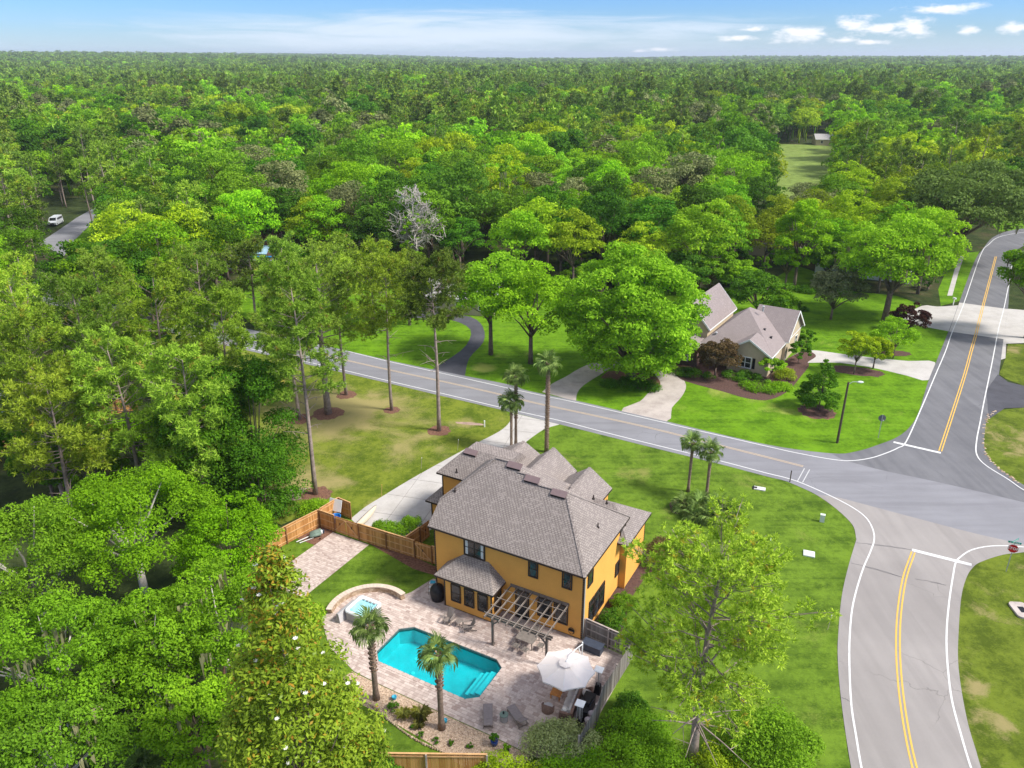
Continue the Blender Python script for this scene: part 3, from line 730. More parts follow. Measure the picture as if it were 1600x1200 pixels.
for i in range(4): MB().box((-.5+.33*i, .72, .88), (.22,.10,.06)).build('headrest', M['cover'], t)
t = HT('spa_cover', 'folded grey spa cover leaning on the side of the hot tub', 'spa cover', -16.95, -6.35)
MB().box((-.12,.0,.45), (.14,1.9,.85), ry=R(-8)).build('cover_panel', M['cover'], t); MB().box((-.02,.0,.46), (.05,1.9,.84), ry=R(-8)).build('cover_lining', M['cushion'], t)
t = HT('curved_stone_wall', 'low curved tan stone retaining wall capped with pale stones round the hot tub', 'stone wall')
cx, cy, rad = -15.45, -5.6, 3.15
for k in range(26):
    a0 = R(70+k*5.2); a1 = R(70+(k+1)*5.2-.25)
    P = [(cx+math.cos(a)*r_, cy+math.sin(a)*r_) for a, r_ in ((a0,rad-.22),(a0,rad+.22),(a1,rad+.22),(a1,rad-.22))]
    if k == 0: capme = []
    mb = MB(); mb.tone = rnd.random(); mb.prism(P, .50+rnd.uniform(0,.006), .57); mb.build('cap_stone', M['cap'], t)
mb = MB()
for row in range(3):
    for k in range(32):
        a0 = R(70+k*4.225+row*1.7); a1 = a0+R(4.1)
        if a1 > R(205): continue
        P = [(cx+math.cos(a)*r_, cy+math.sin(a)*r_) for a, r_ in ((a0,rad-.17-rnd.random()*.03),(a0,rad+.18),(a1,rad+.18),(a1,rad-.17-rnd.random()*.03))]
        mb.tone = rnd.random(); mb.prism(P, .01+row*.165, .165+row*.165)
mb.build('wall_stones', M['stone'], t, stuff=True)

# gravel bed
GB = [(-12.9,-10.72),(-10.8,-10.8),(-1.2,-10.86),(1.4,-10.95),(1.2,-13.9),(-2.2,-13.6),(-4.5,-13.2),(-8.4,-12.9),(-11.5,-12.7),(-13.2,-12.0)]
gb = MB().sheet([[Vector((*p,0)) for p in GB]], .014).build('gravel_bed', M['gravel']); struct(gb); gb.location = HO; gb.rotation_euler = (0,0,-HA)
mb = MB(); rg = random.Random(5)
for _ in range(9000):
    x, y = rg.uniform(-13,1.4), rg.uniform(-13.9,-10.8)
    if not inpoly(x, y, GB): continue
    s_ = rg.uniform(.025,.06); a = rg.random()*6.28; mb.tone = rg.random(); h_ = s_*.7
    P = [(x+math.cos(a+k*2.09)*s_*rg.uniform(.7,1.2), y+math.sin(a+k*2.09)*s_*rg.uniform(.7,1.2), .014) for k in range(3)]
    mb.add(P+[(x, y, .014+h_)], [(0,1,3),(1,2,3),(2,0,3)])
mb.build('pebbles', M['pebble'], gb, stuff=True)
t = HT('stone_edging', 'row of rough mauve edging stones between the gravel bed and the small lawn', 'stone edging'); mb = MB()
for k in range(62):
    u = k/61; x = -13.0+u*10.9; y = -12.3-.95*u+.25*math.sin(u*7)-.2
    mb = MB(); mb.tone = rnd.random(); s_ = rnd.uniform(.07,.12)
    mb.lathe([(s_*.8,0.0),(s_,.05),(s_*.5,.12+rnd.random()*.05)], 6, (x,y,0), 1, rnd.uniform(.6,1)); mb.build('edging_stone', M['stone'], t)

# ------------------------------------------------------------------ yellow house
H = HT('yellow_house', 'two storey orange yellow house with grey brown shingle roofs by the pool', 'house')
def wallblock(x0,x1,y0,y1,z0,z1,name='wall', mat='siding_joint', S='SE', rows=.20, board='siding'):
    MB().bb(x0,x1,y0,y1,z0,z1).build(name, M[mat], H)
    mb = MB(); z = z0+.12
    while z < z1-.02:
        zt = min(z+rows-.02, z1); o0, o1 = .042, .008   # lapped boards: thick at the lower edge
        for sd_ in S:
            if sd_ == 'S': q = [(x0,y0-o0,z),(x1,y0-o0,z),(x1,y0-o1,zt),(x0,y0-o1,zt)]; bk = [(x0,y0,z),(x1,y0,z),(x1,y0,zt),(x0,y0,zt)]
            if sd_ == 'E': q = [(x1+o0,y0,z),(x1+o0,y1,z),(x1+o1,y1,zt),(x1+o1,y0,zt)]; bk = [(x1,y0,z),(x1,y1,z),(x1,y1,zt),(x1,y0,zt)]
            if sd_ == 'W': q = [(x0-o0,y1,z),(x0-o0,y0,z),(x0-o1,y0,zt),(x0-o1,y1,zt)]; bk = [(x0,y1,z),(x0,y0,z),(x0,y0,zt),(x0,y1,zt)]
            if sd_ == 'N': continue
            mb.add(q+bk, [(0,1,2,3),(0,4,5,1),(1,5,6,2),(3,7,4,0)])
        z += rows
    mb.build('lap_siding', M[board], H, stuff=True)
wallblock(-12.87,0,0,8.1,0,5.8,S='SEW')
wallblock(-6,.55,7.2,11.4,0,4.62,S='SE')
wallblock(-6.6,-3.0,8.15,11.7,0,5.9,S='E')
wallblock(-10.9,-6.9,8.15,12.9,0,5.9,S='E')
wallblock(-14.3,-10.95,8.15,13.3,0,5.9,S='W')
wallblock(-17.0,-12.9,7.35,13.2,2.9,5.8,S='SW')
wallblock(-18.1,-12.9,7.05,13.8,0,2.85,S='SW')
wallblock(-11.05,-6.78,-1.58,-.03,0,2.78,S='SEW')
for x, y, z1 in ((0,0,5.8),(-12.87,0,5.8)):
    MB().bb(x-.09 if x else x-.11, x+.035, y-.04, y+.05, 0, z1).build('corner_board', M['trim'], H)
MB().bb(.036,.065,.0,.16,0,5.8).build('downspout', M['flash'], H)
for x in (-11.07,-6.86): MB().bb(x-.03, x+.09, -1.63, -1.50, 0, 2.75).build('corner_board', M['trim'], H)
MB().bb(.0,.6,7.12,7.19,0,4.6).build('corner_board', M['siding'], H)
MB().bb(.5,.60,11.3,11.43,0,4.6).build('corner_board', M['trim'], H)
MB().bb(-17.05,-16.95,7.28,7.4,3.0,5.8).build('corner_board', M['trim'], H); MB().bb(-18.16,-18.05,6.98,7.1,0,2.85).build('corner_board', M['trim'], H)
MB().bb(-14.4,-13.75,7.27,7.31,4.2,5.7).build('window', M['trim'], H)

def hip(name, x0,x1,y0,y1,ze,S=None,N=None,W=None,E=None,dz=0,we=None, mat='shingle', par=None, fascia=True, fm='trim', ztop=14):
    """closed roof solid; each side has a pitch or None for a gable end"""
    pl = []
    if S: pl.append((Vector((0,-S,1)).normalized(), Vector((0,y0,ze+dz))))
    if N: pl.append((Vector((0,N,1)).normalized(), Vector((0,y1,ze+dz))))
    if W: pl.append((Vector((-W,0,1)).normalized(), Vector((x0,0,(we or ze)+dz))))
    if E: pl.append((Vector((E,0,1)).normalized(), Vector((x1,0,ze+dz))))
    o = MB().convex(x0,x1,y0,y1,ze-.005+dz,ztop,pl).build(name, M[mat], par or H)
    if fascia:
        mb = MB(); th = .10; mb.bb(x0,x1,y0-.02,y0+th,ze-.16,ze-.012); mb.bb(x0,x1,y1-th,y1+.02,ze-.16,ze-.012)
        mb.bb(x0-.02,x0+th,y0+th,y1-th,ze-.16,ze-.012); mb.bb(x1-th,x1+.02,y0+th,y1-th,ze-.16,ze-.012); mb.bb(x0+th,x1-th,y0+th,y1-th,ze-.06,ze-.014)
        mb.build('gutter', M[fm], par or H)
    return o
hip('roof',-13.27,.2,-.4,8.5,6.0,S=.8,N=.8,W=.92,E=.98,we=7.45)
hip('roof',-13.24,-2.9,-.4,9.4,6.0,S=.8,N=.8,W=.92,E=1.0,dz=.004,we=7.47,fascia=False)
hip('roof',-13.21,-3.9,-.4,10.4,6.0,S=.8,N=.8,W=.92,E=.98,dz=.008,we=7.49,fascia=False)
hip('roof',-6.5,.95,6.3,11.75,4.8,S=.62,N=.62,E=.75)
hip('roof',-6.9,-2.7,3.5,11.9,6.02,W=.71,E=.71)
hip('roof',-11.1,-6.55,3.0,13.15,6.03,W=.78,E=.78)
hip('roof',-14.6,-9.6,3.0,13.55,6.025,W=.58,E=.58)
hip('roof',-17.4,-11,6.95,13.0,6.01,S=.8,N=.8,W=.95,ztop=7.85)
hip('roof',-18.5,-12,6.6,14.0,3.0,S=.72,N=.72,W=.72,ztop=4.15)
# bay roof
hip('bay_roof',-11.75,-6.45,-1.98,0.0,2.95,S=.64,W=.78,E=.85,ztop=5)
# ridge and hip caps as real strips
def cap(a, b, w_=.24, par=None, mat='shingle', up=.004):
    a, b = Vector(a), Vector(b); L = (b-a).length; k = max(1, int(L/.3)); mb = MB()
    for i in range(k):
        p, q = a.lerp(b, i/k), a.lerp(b, (i+.93)/k); mb.beam(p+Vector((0,0,up+.006*(i%2))), q+Vector((0,0,up+.006)), w_, .02)
    return mb.build('ridge_cap', M[mat], par or H, stuff=True)
cap((.2,-.4,6.0),(-3.47,4.1,9.6)); cap((-13.27,1.42,7.45),(-10.1,5.0,10.34)); cap((-10.1,5.0,10.34),(-8.4,5.0,10.34)); cap((-3.5,4.05,9.57),(.2,8.5,6.0))
cap((-3.5,4.05,9.57),(-6.3,4.05,9.57)); cap((-6.9,4.5,9.92),(-7.9,4.5,9.92)); cap((-8.84,7,7.81),(-8.84,13.1,7.81)); cap((-4.8,8,7.51),(-4.8,11.85,7.51)); cap((-12.1,7,7.48),(-12.1,13.5,7.48))
for x, y in ((-8.3,4.55),(-6.45,4.0),(-3.95,3.6),(-15.0,8.75)):
    z0 = 6.0+.8*(y+.4) if x > -14 else 6.01+.8*(y-6.95)
    mb = MB(); L = .62
    mb.add([(x-L,y-.02,z0+.02),(x+L,y-.02,z0+.02),(x+L,y+.42,z0+.36),(x-L,y+.42,z0+.36),(x-L,y-.06,z0+.17),(x+L,y-.06,z0+.17),(x+L,y+.38,z0+.47),(x-L,y+.38,z0+.47)],
           [(0,3,2,1),(4,5,6,7),(0,1,5,4),(1,2,6,5),(2,3,7,6),(3,0,4,7)]); mb.build('roof_vent', M['vent'], H)
    mb2 = MB().box((x, y-.045, z0+.075), (L*2-.06,.03,.10)); mb2.build('vent_slot', M['black'], H)
for x, y, s_ in ((-12.3,2.2,'s'),(-.9,4.4,'e'),(-1.35,7.2,'e'),(-2.1,6.2,'e'),(-12.9,3.4,'s')):
    z0 = 6+.8*(y+.4) if s_ == 's' else 6+.98*(.2-x)
    mb = MB().lathe([(.05,z0-.1),(.05,z0+.32),(.02,z0+.33)], 8, (x,y,0)); mb.lathe([(.14,z0-.05),(.06,z0+.1)], 8, (x,y,0)); mb.build('vent_pipe', M['trim'], H)

def window(par, face, u, z0, z1, w_, pos, cols=1, rail=True, frame='trim', glass='glass', fw=.10, div=None, blind=None, name='window', sill=False):
    """face 'S': wall plane y=pos, u along x; 'E': plane x=pos, u along y"""
    def B(mb, u0,u1,za,zb_,d0,d1):
        if face == 'S': mb.bb(u0,u1,pos-d1,pos-d0,za,zb_)
        else: mb.bb(pos+d0,pos+d1,u0,u1,za,zb_)
    x0, x1 = u-w_/2, u+w_/2; mb = MB()
    B(mb,x0-fw,x0,z0-fw,z1+fw,.0,.075); B(mb,x1,x1+fw,z0-fw,z1+fw,.0,.075); B(mb,x0,x1,z1,z1+fw,.0,.075); B(mb,x0,x1,z0-fw,z0,.0,.085)
    f = mb.build(name, M[frame], par)
    for c in range(cols):
        a = x0+c*w_/cols; b = x0+(c+1)*w_/cols; mb = MB()
        if cols > 1 and c: B(mb, a-.045, a+.045, z0, z1, .0, .065)
        if rail: B(mb, a+.045 if c else a, b-.046 if c < cols-1 else b, (z0+z1)/2-.03, (z0+z1)/2+.03, .03, .055)
        if mb.v: mb.build('mullion', M[frame], f)
        if rail:
            for za, zb_ in ((z0,(z0+z1)/2-.031),((z0+z1)/2+.031,z1)):
                g = MB(); B(g, a+.046, b-.047, za, zb_, .034, .04); g.build('pane', M[glass], f)
        else: g = MB(); B(g, a+.046, b-.047, z0, z1, .034, .04); g.build('pane', M[glass], f)
        if blind and c in blind:
            for (q0, q1) in blind[c]: g = MB(); B(g, a+q0*(b-a)+.05, a+q1*(b-a)-.05, z0+.02, z1-.02, .041, .044); g.build('blind', M['blind'], f)
    return f
window(H,'S',-9.2,4.32,5.68,1.72,-.03,cols=2,blind={0:[(0,.38)],1:[(.62,1)]})
window(H,'S',-4.1,4.32,5.62,.62,-.03); window(H,'S',-1.33,4.32,5.62,.62,-.03)
for x in (-10.0,-8.78,-7.58): 
    window(H,'S',x,.86,2.30,.76,-1.61,fw=.07); window(H,'S',x,2.48,2.66,.72,-1.61,rail=False,fw=.05)
window(H,'E',-.8,.9,2.3,.9,-6.75,fw=.07); window(H,'E',-.8,2.46,2.64,.9,-6.75,rail=False,fw=.05)
for x in (-5.0,-3.1,-1.75): window(H,'S',x,1.0 if x > -5 else .12,2.55,1.0,-.03,rail=False,fw=.09,name='door' if x == -5.0 else 'window')
window(H,'E',1.0,4.45,5.45,.75,.03); window(H,'E',7.4,4.5,5.6,1.0,.03,frame='trim')
for y in (1.45,2.5,3.5): window(H,'E',y,.75,2.2,.82,.03,fw=.07); window(H,'E',y,2.4,2.72,.82,.03,rail=False,fw=.06)
window(H,'E',7.6,1.5,2.6,.6,.03) if False else window(H,'E',6.6,1.6,2.7,.6,.03)
for i in range(14): MB().box((.92, 6.6+i*.36, 4.70), (.10,.16,.10)).build('gutter_bracket', M['black'], H)
MB().beam((-3.35,11.75,5.9),(-3.0,11.8,5.2),.09,.09).build('downspout', M['black'], H)

# pergola
t = HT('pergola', 'dark wooden pergola with thin pale cross laths against the orange wall', 'pergola')
P_ = M['pergola']
MB().bb(-6.0,-1.1,-.13,-.035,2.72,2.96).build('ledger', P_, t)
for x in (-5.55,-1.15):
    mb = MB().bb(x-.08,x+.08,-3.68,-3.52,0.02,2.5); mb.bb(x-.13,x+.13,-3.73,-3.47,.021,.16); po = mb.build('post', P_, t)
    s_ = 1 if x < -3 else -1; MB().beam((x+s_*.08,-3.6,1.95),(x+s_*.62,-3.6,2.49),.08,.10).build('brace', P_, t)
MB().bb(-6.1,-.75,-3.52,-3.46,2.5,2.7).build('beam', P_, t); MB().bb(-6.1,-.75,-3.74,-3.68,2.5,2.7).build('beam', P_, t)
for i in range(9):
    x = -5.95+i*.6; MB().bb(x-.025,x+.025,-4.15,-.14,2.702,2.87).build('rafter', P_, t)
    MB().bb(x-.022,x+.022,-4.14,-.15,2.8705,2.876).build('rafter_top', M['pergola_top'], t)
for y in (-.9,-1.9,-2.8,-3.75): MB().bb(-6.15,-.95,y-.02,y+.02,2.877,2.905).build('lath', M['pergola_top'], t)

# ------------------------------------------------------------------ fences
def fence(name, label, pts, h_=1.8, post=2.4, mats=('fence','fence_rail','fence_post'), inner=1, gates=(), skip=(), pw=.14, cat='fence', rails=(.3,.95,1.6), capw=True):
    t = HT(name, label, cat)
    for a, b in zip(pts[:-1], pts[1:]):
        a, b = Vector((*a,0)), Vector((*b,0)); L = (b-a).length; d = (b-a)/L; nrm_ = Vector((-d.y, d.x, 0))*inner
        k = max(1, round(L/post)); ang = math.atan2(d.y, d.x)
        for i in range(k+1): 
            if i == 0 and a != Vector((*pts[0],0)): continue
            p = a+d*(L*i/k); MB().box(tuple(p+nrm_*.07+Vector((0,0,h_/2-.0))), (.10,.10,h_+.02), ang).build('post', M[mats[2]], t)
        mb = MB(); u = 0
        while u < L-.01:
            w_ = min(pw, L-u); p = a+d*(u+w_/2); mb.tone = rnd.random()
            hh = h_+rnd.uniform(-.012,.012); mb.box(tuple(p+Vector((0,0,hh/2+.02))), (w_-.012,.022,hh-.02), ang); u += pw
        mb.build('pickets', M[mats[0]], t, stuff=True)
        for i in range(k):
            for z in rails:
                p = a+d*(L*(i+.5)/k)+nrm_*.035; MB().box(tuple(p+Vector((0,0,z))), (L/k-.11,.04,.09), ang).build('rail', M[mats[1]], t)
        if capw: MB().box(tuple((a+b)/2+nrm_*.01+Vector((0,0,h_+.03))), (L,.11,.03), ang).build('cap_rail', M[mats[1]], t)
    return t
def gate(label, a, b, h_=1.75, braces=((0,1),), inner=-1, rails=(.3,1.6)):
    t = HT('gate', label, 'gate'); a, b = Vector((*a,0)), Vector((*b,0)); L = (b-a).length; d = (b-a)/L; n_ = Vector((-d.y,d.x,0))*inner; ang = math.atan2(d.y,d.x)
    mb = MB(); u = 0
    while u < L-.01:
        w_ = min(.14, L-u); mb.tone = rnd.random(); mb.box(tuple(a+d*(u+w_/2)+Vector((0,0,h_/2+.03))), (w_-.012,.022,h_-.02), ang); u += .14
    mb.build('pickets', M['fence'], t, stuff=True)
    for z in rails: MB().box(tuple((a+b)/2+n_*.035+Vector((0,0,z))), (L-.02,.04,.09), ang).build('rail', M['fence_rail'], t)
    for u0, u1 in braces: MB().beam(a+d*L*u0+n_*.075+Vector((0,0,1.58)), a+d*L*u1+n_*.075+Vector((0,0,.32)), .09, .035, up=tuple(n_)).build('brace', M['fence_rail'], t)
    MB().box(tuple((a+b)/2+n_*.09+Vector((0,0,1.1))), (.05,.05,.22), ang).build('latch', M['black'], t)
    return t
fence('cedar_fence', 'new cedar fence along the left side of the paver pad', [(-28.7,-5.5),(-28.0,-1.4),(-27.3,2.1)], inner=-1)
fence('cedar_fence', 'short cedar fence run between the pad corner and the double gate', [(-27.22,2.1),(-25.4,2.08)], inner=-1)
gate('left leaf of the cedar double gate with a rising brace', (-25.33,2.08), (-24.15,2.09), braces=((1,0),))
gate('right leaf of the cedar double gate with a falling brace', (-24.11,2.09), (-22.75,2.1), braces=((0,1),))
fence('cedar_fence', 'long cedar fence from the double gate to the bushes and the house', [(-22.65,2.1),(-16.75,2.35)], inner=-1)
gate('single cedar gate with diagonal brace beside the house corner', (-16.68,2.35), (-15.1,2.42))
fence('cedar_fence', 'last narrow cedar fence panel touching the yellow house', [(-15.0,2.42),(-12.95,2.5)], inner=-1, post=2.0)
fence('cedar_fence', 'cedar fence running back from the long fence behind the round bushes', [(-17.75,2.48),(-17.55,4.2)], inner=-1)
gate('cedar side gate with brace between the bushes and the garage', (-17.55,4.26), (-17.5,5.6))
fence('cedar_fence', 'cedar screen behind the fence corner holding the white board', [(-27.3,2.25),(-27.1,4.6),(-25.5,4.45)], inner=-1)
fence('grey_fence', 'weathered grey fence joining the house corner to the patio corner', [(.12,.35),(3.95,-.05)], mats=('fence_old','rail_old','rail_old'), inner=-1)
fence('grey_fence', 'weathered grey fence down the right edge of the patio', [(3.98,-.15),(3.95,-1.4),(3.9,-2.9),(3.8,-5.2),(4.05,-6.8),(4.1,-9.6)], mats=('fence_old','rail_old','rail_old'), inner=-1, post=1.8, rails=(.3,1.6), capw=False)
fence('brown_fence', 'brown stained fence with a pale post at the bottom edge', [(-6.6,-16.9),(-.2,-13.5)], mats=('fence','fence_rail','rail_old'), inner=-1, post=3.3, rails=(.3,1.6))
fence('orange_fence', 'orange cedar fence far left behind the pines', [tuple(tolocal(at(-40,742))),tuple(tolocal(at(70,650)))], inner=-1)
fence('orange_fence', 'orange cedar fence glimpsed between the left pine trunks', [tuple(tolocal(at(120,660))),tuple(tolocal(at(215,640)))], inner=-1)
# ------------------------------------------------------------------ patio furniture
GF = M['grey_frame']
def adirondack(label, X, Y, rz):
    t = HT('adirondack_chair', label, 'chair', X, Y, rz, .02, 'chairs in front of the bay'); fb = M['grey_frame']
    for i in range(5): MB().beam((-.24,-.36+i*.13,.36-i*.032),(.24,-.36+i*.13,.36-i*.032),.11,.02).build('seat_slat', fb, t)
    for i, x in enumerate((-.22,-.11,0,.11,.22)):
        top = 1.02-abs(x)*abs(x)*2.4; MB().beam((x*.85,.20,.24),(x*1.1,.52,top),.10,.02,(0,1,.4)).build('back_slat', fb, t)
    for s_ in (-1,1):
        MB().bb(s_*.30-.015,s_*.30+.015,-.40,-.30,0,.55).build('leg', fb, t); MB().beam((s_*.27,-.36,.34),(s_*.27,.60,.03),.02,.11).build('leg', fb, t)
        MB().box((s_*.34,.0,.565),(.13,.78,.025)).build('armrest', fb, t)
    return t
adirondack('grey Adirondack chair left of the small slatted table', -9.75, -3.1, R(8)); adirondack('grey Adirondack chair turned left beside the small slatted table', -7.95, -3.15, R(-48))
t = HT('side_table', 'small slatted side table between the two Adirondack chairs', 'table', -8.85,-3.05,R(-10),.02)
for i in range(5): MB().box((0,-.2+i*.1,.45),(.5,.09,.02)).build('slat', GF, t)
for x in (-.2,.2):
    for y in (-.18,.18): MB().bb(x-.02,x+.02,y-.02,y+.02,0,.44).build('leg', GF, t)
t = HT('dining_table', 'square taupe patio dining table under the pergola edge', 'table', -3.35,-2.2,R(0),.02)
MB().prism(rrect(1.45,1.45,.12), .70,.735).build('tabletop', M['cushion'] if False else M['pergola_top'], t); MB().bb(-.66,.66,-.66,.66,.64,.699).build('apron', GF, t)
for x in (-.6,.6):
    for y in (-.6,.6): MB().bb(x-.03,x+.03,y-.03,y+.03,0,.64).build('leg', GF, t)
def dchair(label, X, Y, rz):
    t = HT('patio_chair', label, 'chair', X, Y, rz, .02, 'chairs round the dining table'); m_ = M['pergola_top']
    MB().prism(rrect(.46,.46,.08), .43,.46).build('seat', m_, t)
    mb = MB(); mb.tube([(-.22,.22,.0),(-.23,.24,.5),(-.2,.34,.9),(0,.38,.96),(.2,.34,.9),(.23,.24,.5),(.22,.22,0)], .018, 6); mb.build('back_frame', m_, t)
    for x in (-.1,0,.1): MB().beam((x,.24,.46),(x,.36,.92),.02,.012).build('back_bar', m_, t)
    for s_ in (-1,1):
        MB().tube([(s_*.21,-.2,0),(s_*.22,-.22,.64),(s_*.24,.26,.66)], .015, 6).build('arm', m_, t)
dchair('pale patio chair at the near left side of the dining table', -3.75,-3.3,R(180)); dchair('pale patio chair at the near middle side of the dining table', -3.0,-3.35,R(176))
dchair('pale patio chair on the far left side of the dining table', -4.5,-1.5,R(62)); dchair('pale patio chair at the right side of the dining table', -2.2,-2.4,R(-88)); dchair('pale patio chair tucked in behind the dining table', -3.3,-1.0,R(0))

# cantilever umbrella
t = HT('cantilever_umbrella', 'large octagonal cream cantilever umbrella over the lounge corner', 'umbrella', 1.25,-5.6,R(8),.02)
N_ = 8; Rr = 1.95; zr, zt = 2.45, 3.0
for k in range(N_):
    a0, a1 = math.tau*k/N_+.2, math.tau*(k+1)/N_+.2; mb = MB(); rows = 5; vs = []; fs = []
    for i in range(rows+1):
        u = .16+(1-.16)*i/rows; sag = -.05*math.sin(math.pi*i/rows)
        for q in range(4):
            a = a0+(a1-a0)*q/3; rr_ = Rr*u*(1-.045*math.sin(math.pi*q/3)*u)*math.cos(math.pi/N_)/math.cos((a-a0)-(math.pi/N_))
            vs.append((math.cos(a)*rr_, math.sin(a)*rr_, zt-(zt-zr)*u+sag-.03*math.sin(math.pi*q/3)*u))
    for i in range(rows):
        for q in range(3): b = i*4+q; fs.append((b, b+4, b+5, b+1))
    for q in range(3): b = rows*4+q; o = len(vs); vs += [(vs[b][0],vs[b][1],vs[b][2]-.10),(vs[b+1][0],vs[b+1][1],vs[b+1][2]-.10)]; fs.append((b,o,o+1,b+1))
    mb.add(vs, fs); mb.build('canopy_panel', M['umbrella'], t)
    am = a0; MB().beam((math.cos(am)*.1,math.sin(am)*.1,zt-.12),(math.cos(am)*Rr*.97,math.sin(am)*Rr*.97,zr-.02),.025,.025).build('rib', M['white'], t)
mb = MB(); vs = [(0,0,zt+.10)]+[(math.cos(math.tau*k/8+.2)*.5, math.sin(math.tau*k/8+.2)*.5, zt-.02) for k in range(8)]
mb.add(vs, [(0,k+1,(k+1) % 8+1) for k in range(8)]); mb.build('vent_flap', M['umbrella'], t)
MB().lathe([(.06,zt-.25),(.06,zt+.12),(.02,zt+.16)], 10).build('hub', M['white'], t)
MB().tube([(0,0,zt+.1),(.25,1.2,zt+.12),(.5,2.2,zt-.15)], .035, 8).build('arm', M['white'], t)
MB().tube([(.5,2.35,.1),(.5,2.2,1.6),(.5,2.2,zt+.02)], .045, 8).build('mast', M['white'], t); MB().beam((.5,2.2,1.5),(.38,1.6,zt+.1),.04,.05).build('strut', M['white'], t)
mb = MB().box((.5,2.35,.05),(.9,.14,.08)); mb.box((.5,2.35,.05),(.14,.9,.084)); mb.build('base', M['galv'], t)
# heaters
def heater(label, X, Y):
    t = HT('patio_heater', label, 'patio heater', X, Y, R(5), .02, 'pyramid patio heaters')
    mb = MB(); mb.add([(-.24,-.24,0),(.24,-.24,0),(.24,.24,0),(-.24,.24,0),(-.17,-.17,.75),(.17,-.17,.75),(.17,.17,.75),(-.17,.17,.75)],[(0,3,2,1),(4,5,6,7),(0,1,5,4),(1,2,6,5),(2,3,7,6),(3,0,4,7)]); mb.build('base', M['black'], t)
    for sx in (-1,1):
        for sy in (-1,1): MB().beam((sx*.16,sy*.16,.74),(sx*.11,sy*.11,1.95),.025,.025).build('leg', M['galv'], t)
    MB().tube([(0,0,.75),(0,0,1.95)],.05,10).build('glass_tube', M['cover'], t); MB().box((0,0,1.96),(.3,.3,.05)).build('burner', M['black'], t)
    mb = MB(); mb.add([(-.3,-.3,2.05),(.3,-.3,2.05),(.3,.3,2.05),(-.3,.3,2.05),(-.27,-.27,2.09),(.27,-.27,2.09),(.27,.27,2.09),(-.27,.27,2.09)],[(0,3,2,1),(4,5,6,7),(0,1,5,4),(1,2,6,5),(2,3,7,6),(3,0,4,7)]); mb.build('reflector', M['white'], t)
heater('steel pyramid patio heater nearer the house, against the right fence', 3.05,-4.2); heater('steel pyramid patio heater at the near end of the right fence', 3.15,-7.5)
# deck box
t = HT('deck_box', 'slate blue deck box with lid by the grey fence', 'storage box', 1.15,-.62,R(-2),.02)
MB().bb(-.72,.72,-.35,.35,0,.56).build('box_body', M['box'], t); MB().bb(-.76,.76,-.39,.39,.565,.64).build('lid', M['box'], t)
for s_ in (-.25,.25): MB().bb(s_-.01,s_+.01,-.35,.35,.641,.65).build('lid_rib', M['box'], t)
# loungers
def lounger(label, X, Y, rz, up):
    t = HT('chaise_lounge', label, 'lounger', X, Y, rz, .02, 'taupe loungers by the pool'); fb = M['grey_fab']
    for s_ in (-1,1): MB().beam((s_*.3,-.95,.33),(s_*.3,.95,.33),.04,.05).build('side_rail', GF, t)
    MB().bb(-.28,.28,-.3,.95,.345,.365).build('seat_sling', fb, t)
    c, s1 = math.cos(R(up)), math.sin(R(up)); MB().beam((0,-.31,.36),(0,-.31-.75*c,.36+.75*s1),.58,.02).build('back_sling', fb, t)
    for x in (-.29,.29): MB().beam((x,-.31,.36),(x,-.31-.78*c,.36+.78*s1),.03,.035).build('back_rail', GF, t)
    for x in (-.3,.3):
        for y in (-.75,.8): MB().bb(x-.02,x+.02,y-.025,y+.025,0,.31).build('leg', GF, t)
        MB().beam((x,-.8,.05),(x,-.3,.33),.02,.03).build('brace', GF, t)
    for y in (-.75,.8): MB().bb(-.28,.28,y-.02,y+.02,.12,.16).build('crossbar', GF, t)
lounger('taupe sling lounger left of the round drum table, head end nearest the camera', -2.35,-9.75,R(31),16); lounger('taupe sling lounger right of the round drum table with raised head rest', -.65,-8.85,R(57),32)
t = HT('drum_table', 'grey green round drum side table between the loungers', 'table', -1.38,-9.35,0,.02)
MB().lathe([(.25,0),(.27,.04),(.27,.48),(.24,.50)],20).build('drum_body', M['cover'], t); MB().lathe([(.24,.5),(.29,.51),(.29,.545),(.27,.555)],20).build('drum_top', M['sage'], t)
t = HT('drinks_cup', 'small dark cup standing on the drum table', 'cup', -1.42,-9.33,0,.577); MB().lathe([(.05,0),(.06,.13),(.05,.131),(.045,.02)],10).build('cup_body', M['black'], t)
# wicker lounge
def tubchair(label, X, Y, rz):
    t = HT('wicker_chair', label, 'chair', X, Y, rz, .02)
    mb = MB(); n = 12; vs = []
    for k in range(n+1):
        a = R(-20+220*k/n); h = .42+.36*max(0, math.sin(a)); 
        for r_, z in ((.42,.0),(.44,h),(.35,h),(.33,.3)): vs.append((math.cos(a)*r_, math.sin(a)*r_, z))
    fs = [(k*4+i, k*4+4+i, k*4+5+i, k*4+1+i) for k in range(n) for i in range(3)]+[(0,1,2,3),(n*4+3,n*4+2,n*4+1,n*4)]
    mb.add(vs, fs); mb.build('wicker_shell', M['wicker'], t, True); MB().lathe([(.33,.05),(.35,.30)],14).build('seat_base', M['wicker'], t); MB().lathe([(.32,.302),(.33,.38),(.25,.42)],14).build('seat_cushion', M['cushion'], t)
tubchair('round brown wicker armchair with pale cushion nearest the loungers', .75,-7.2,R(185)); tubchair('brown wicker armchair half hidden at the right under the umbrella', 2.55,-4.9,R(-75))
t = HT('wicker_sofa', 'curved wicker sofa with pale grey cushions by the grey fence', 'sofa', 1.95,-6.2,R(-82),.02)
MB().bb(-1.25,1.25,-.42,.42,0,.28).build('sofa_base', M['wicker'], t); MB().bb(-1.25,1.25,.30,.46,.281,.76).build('backrest', M['wicker'], t)
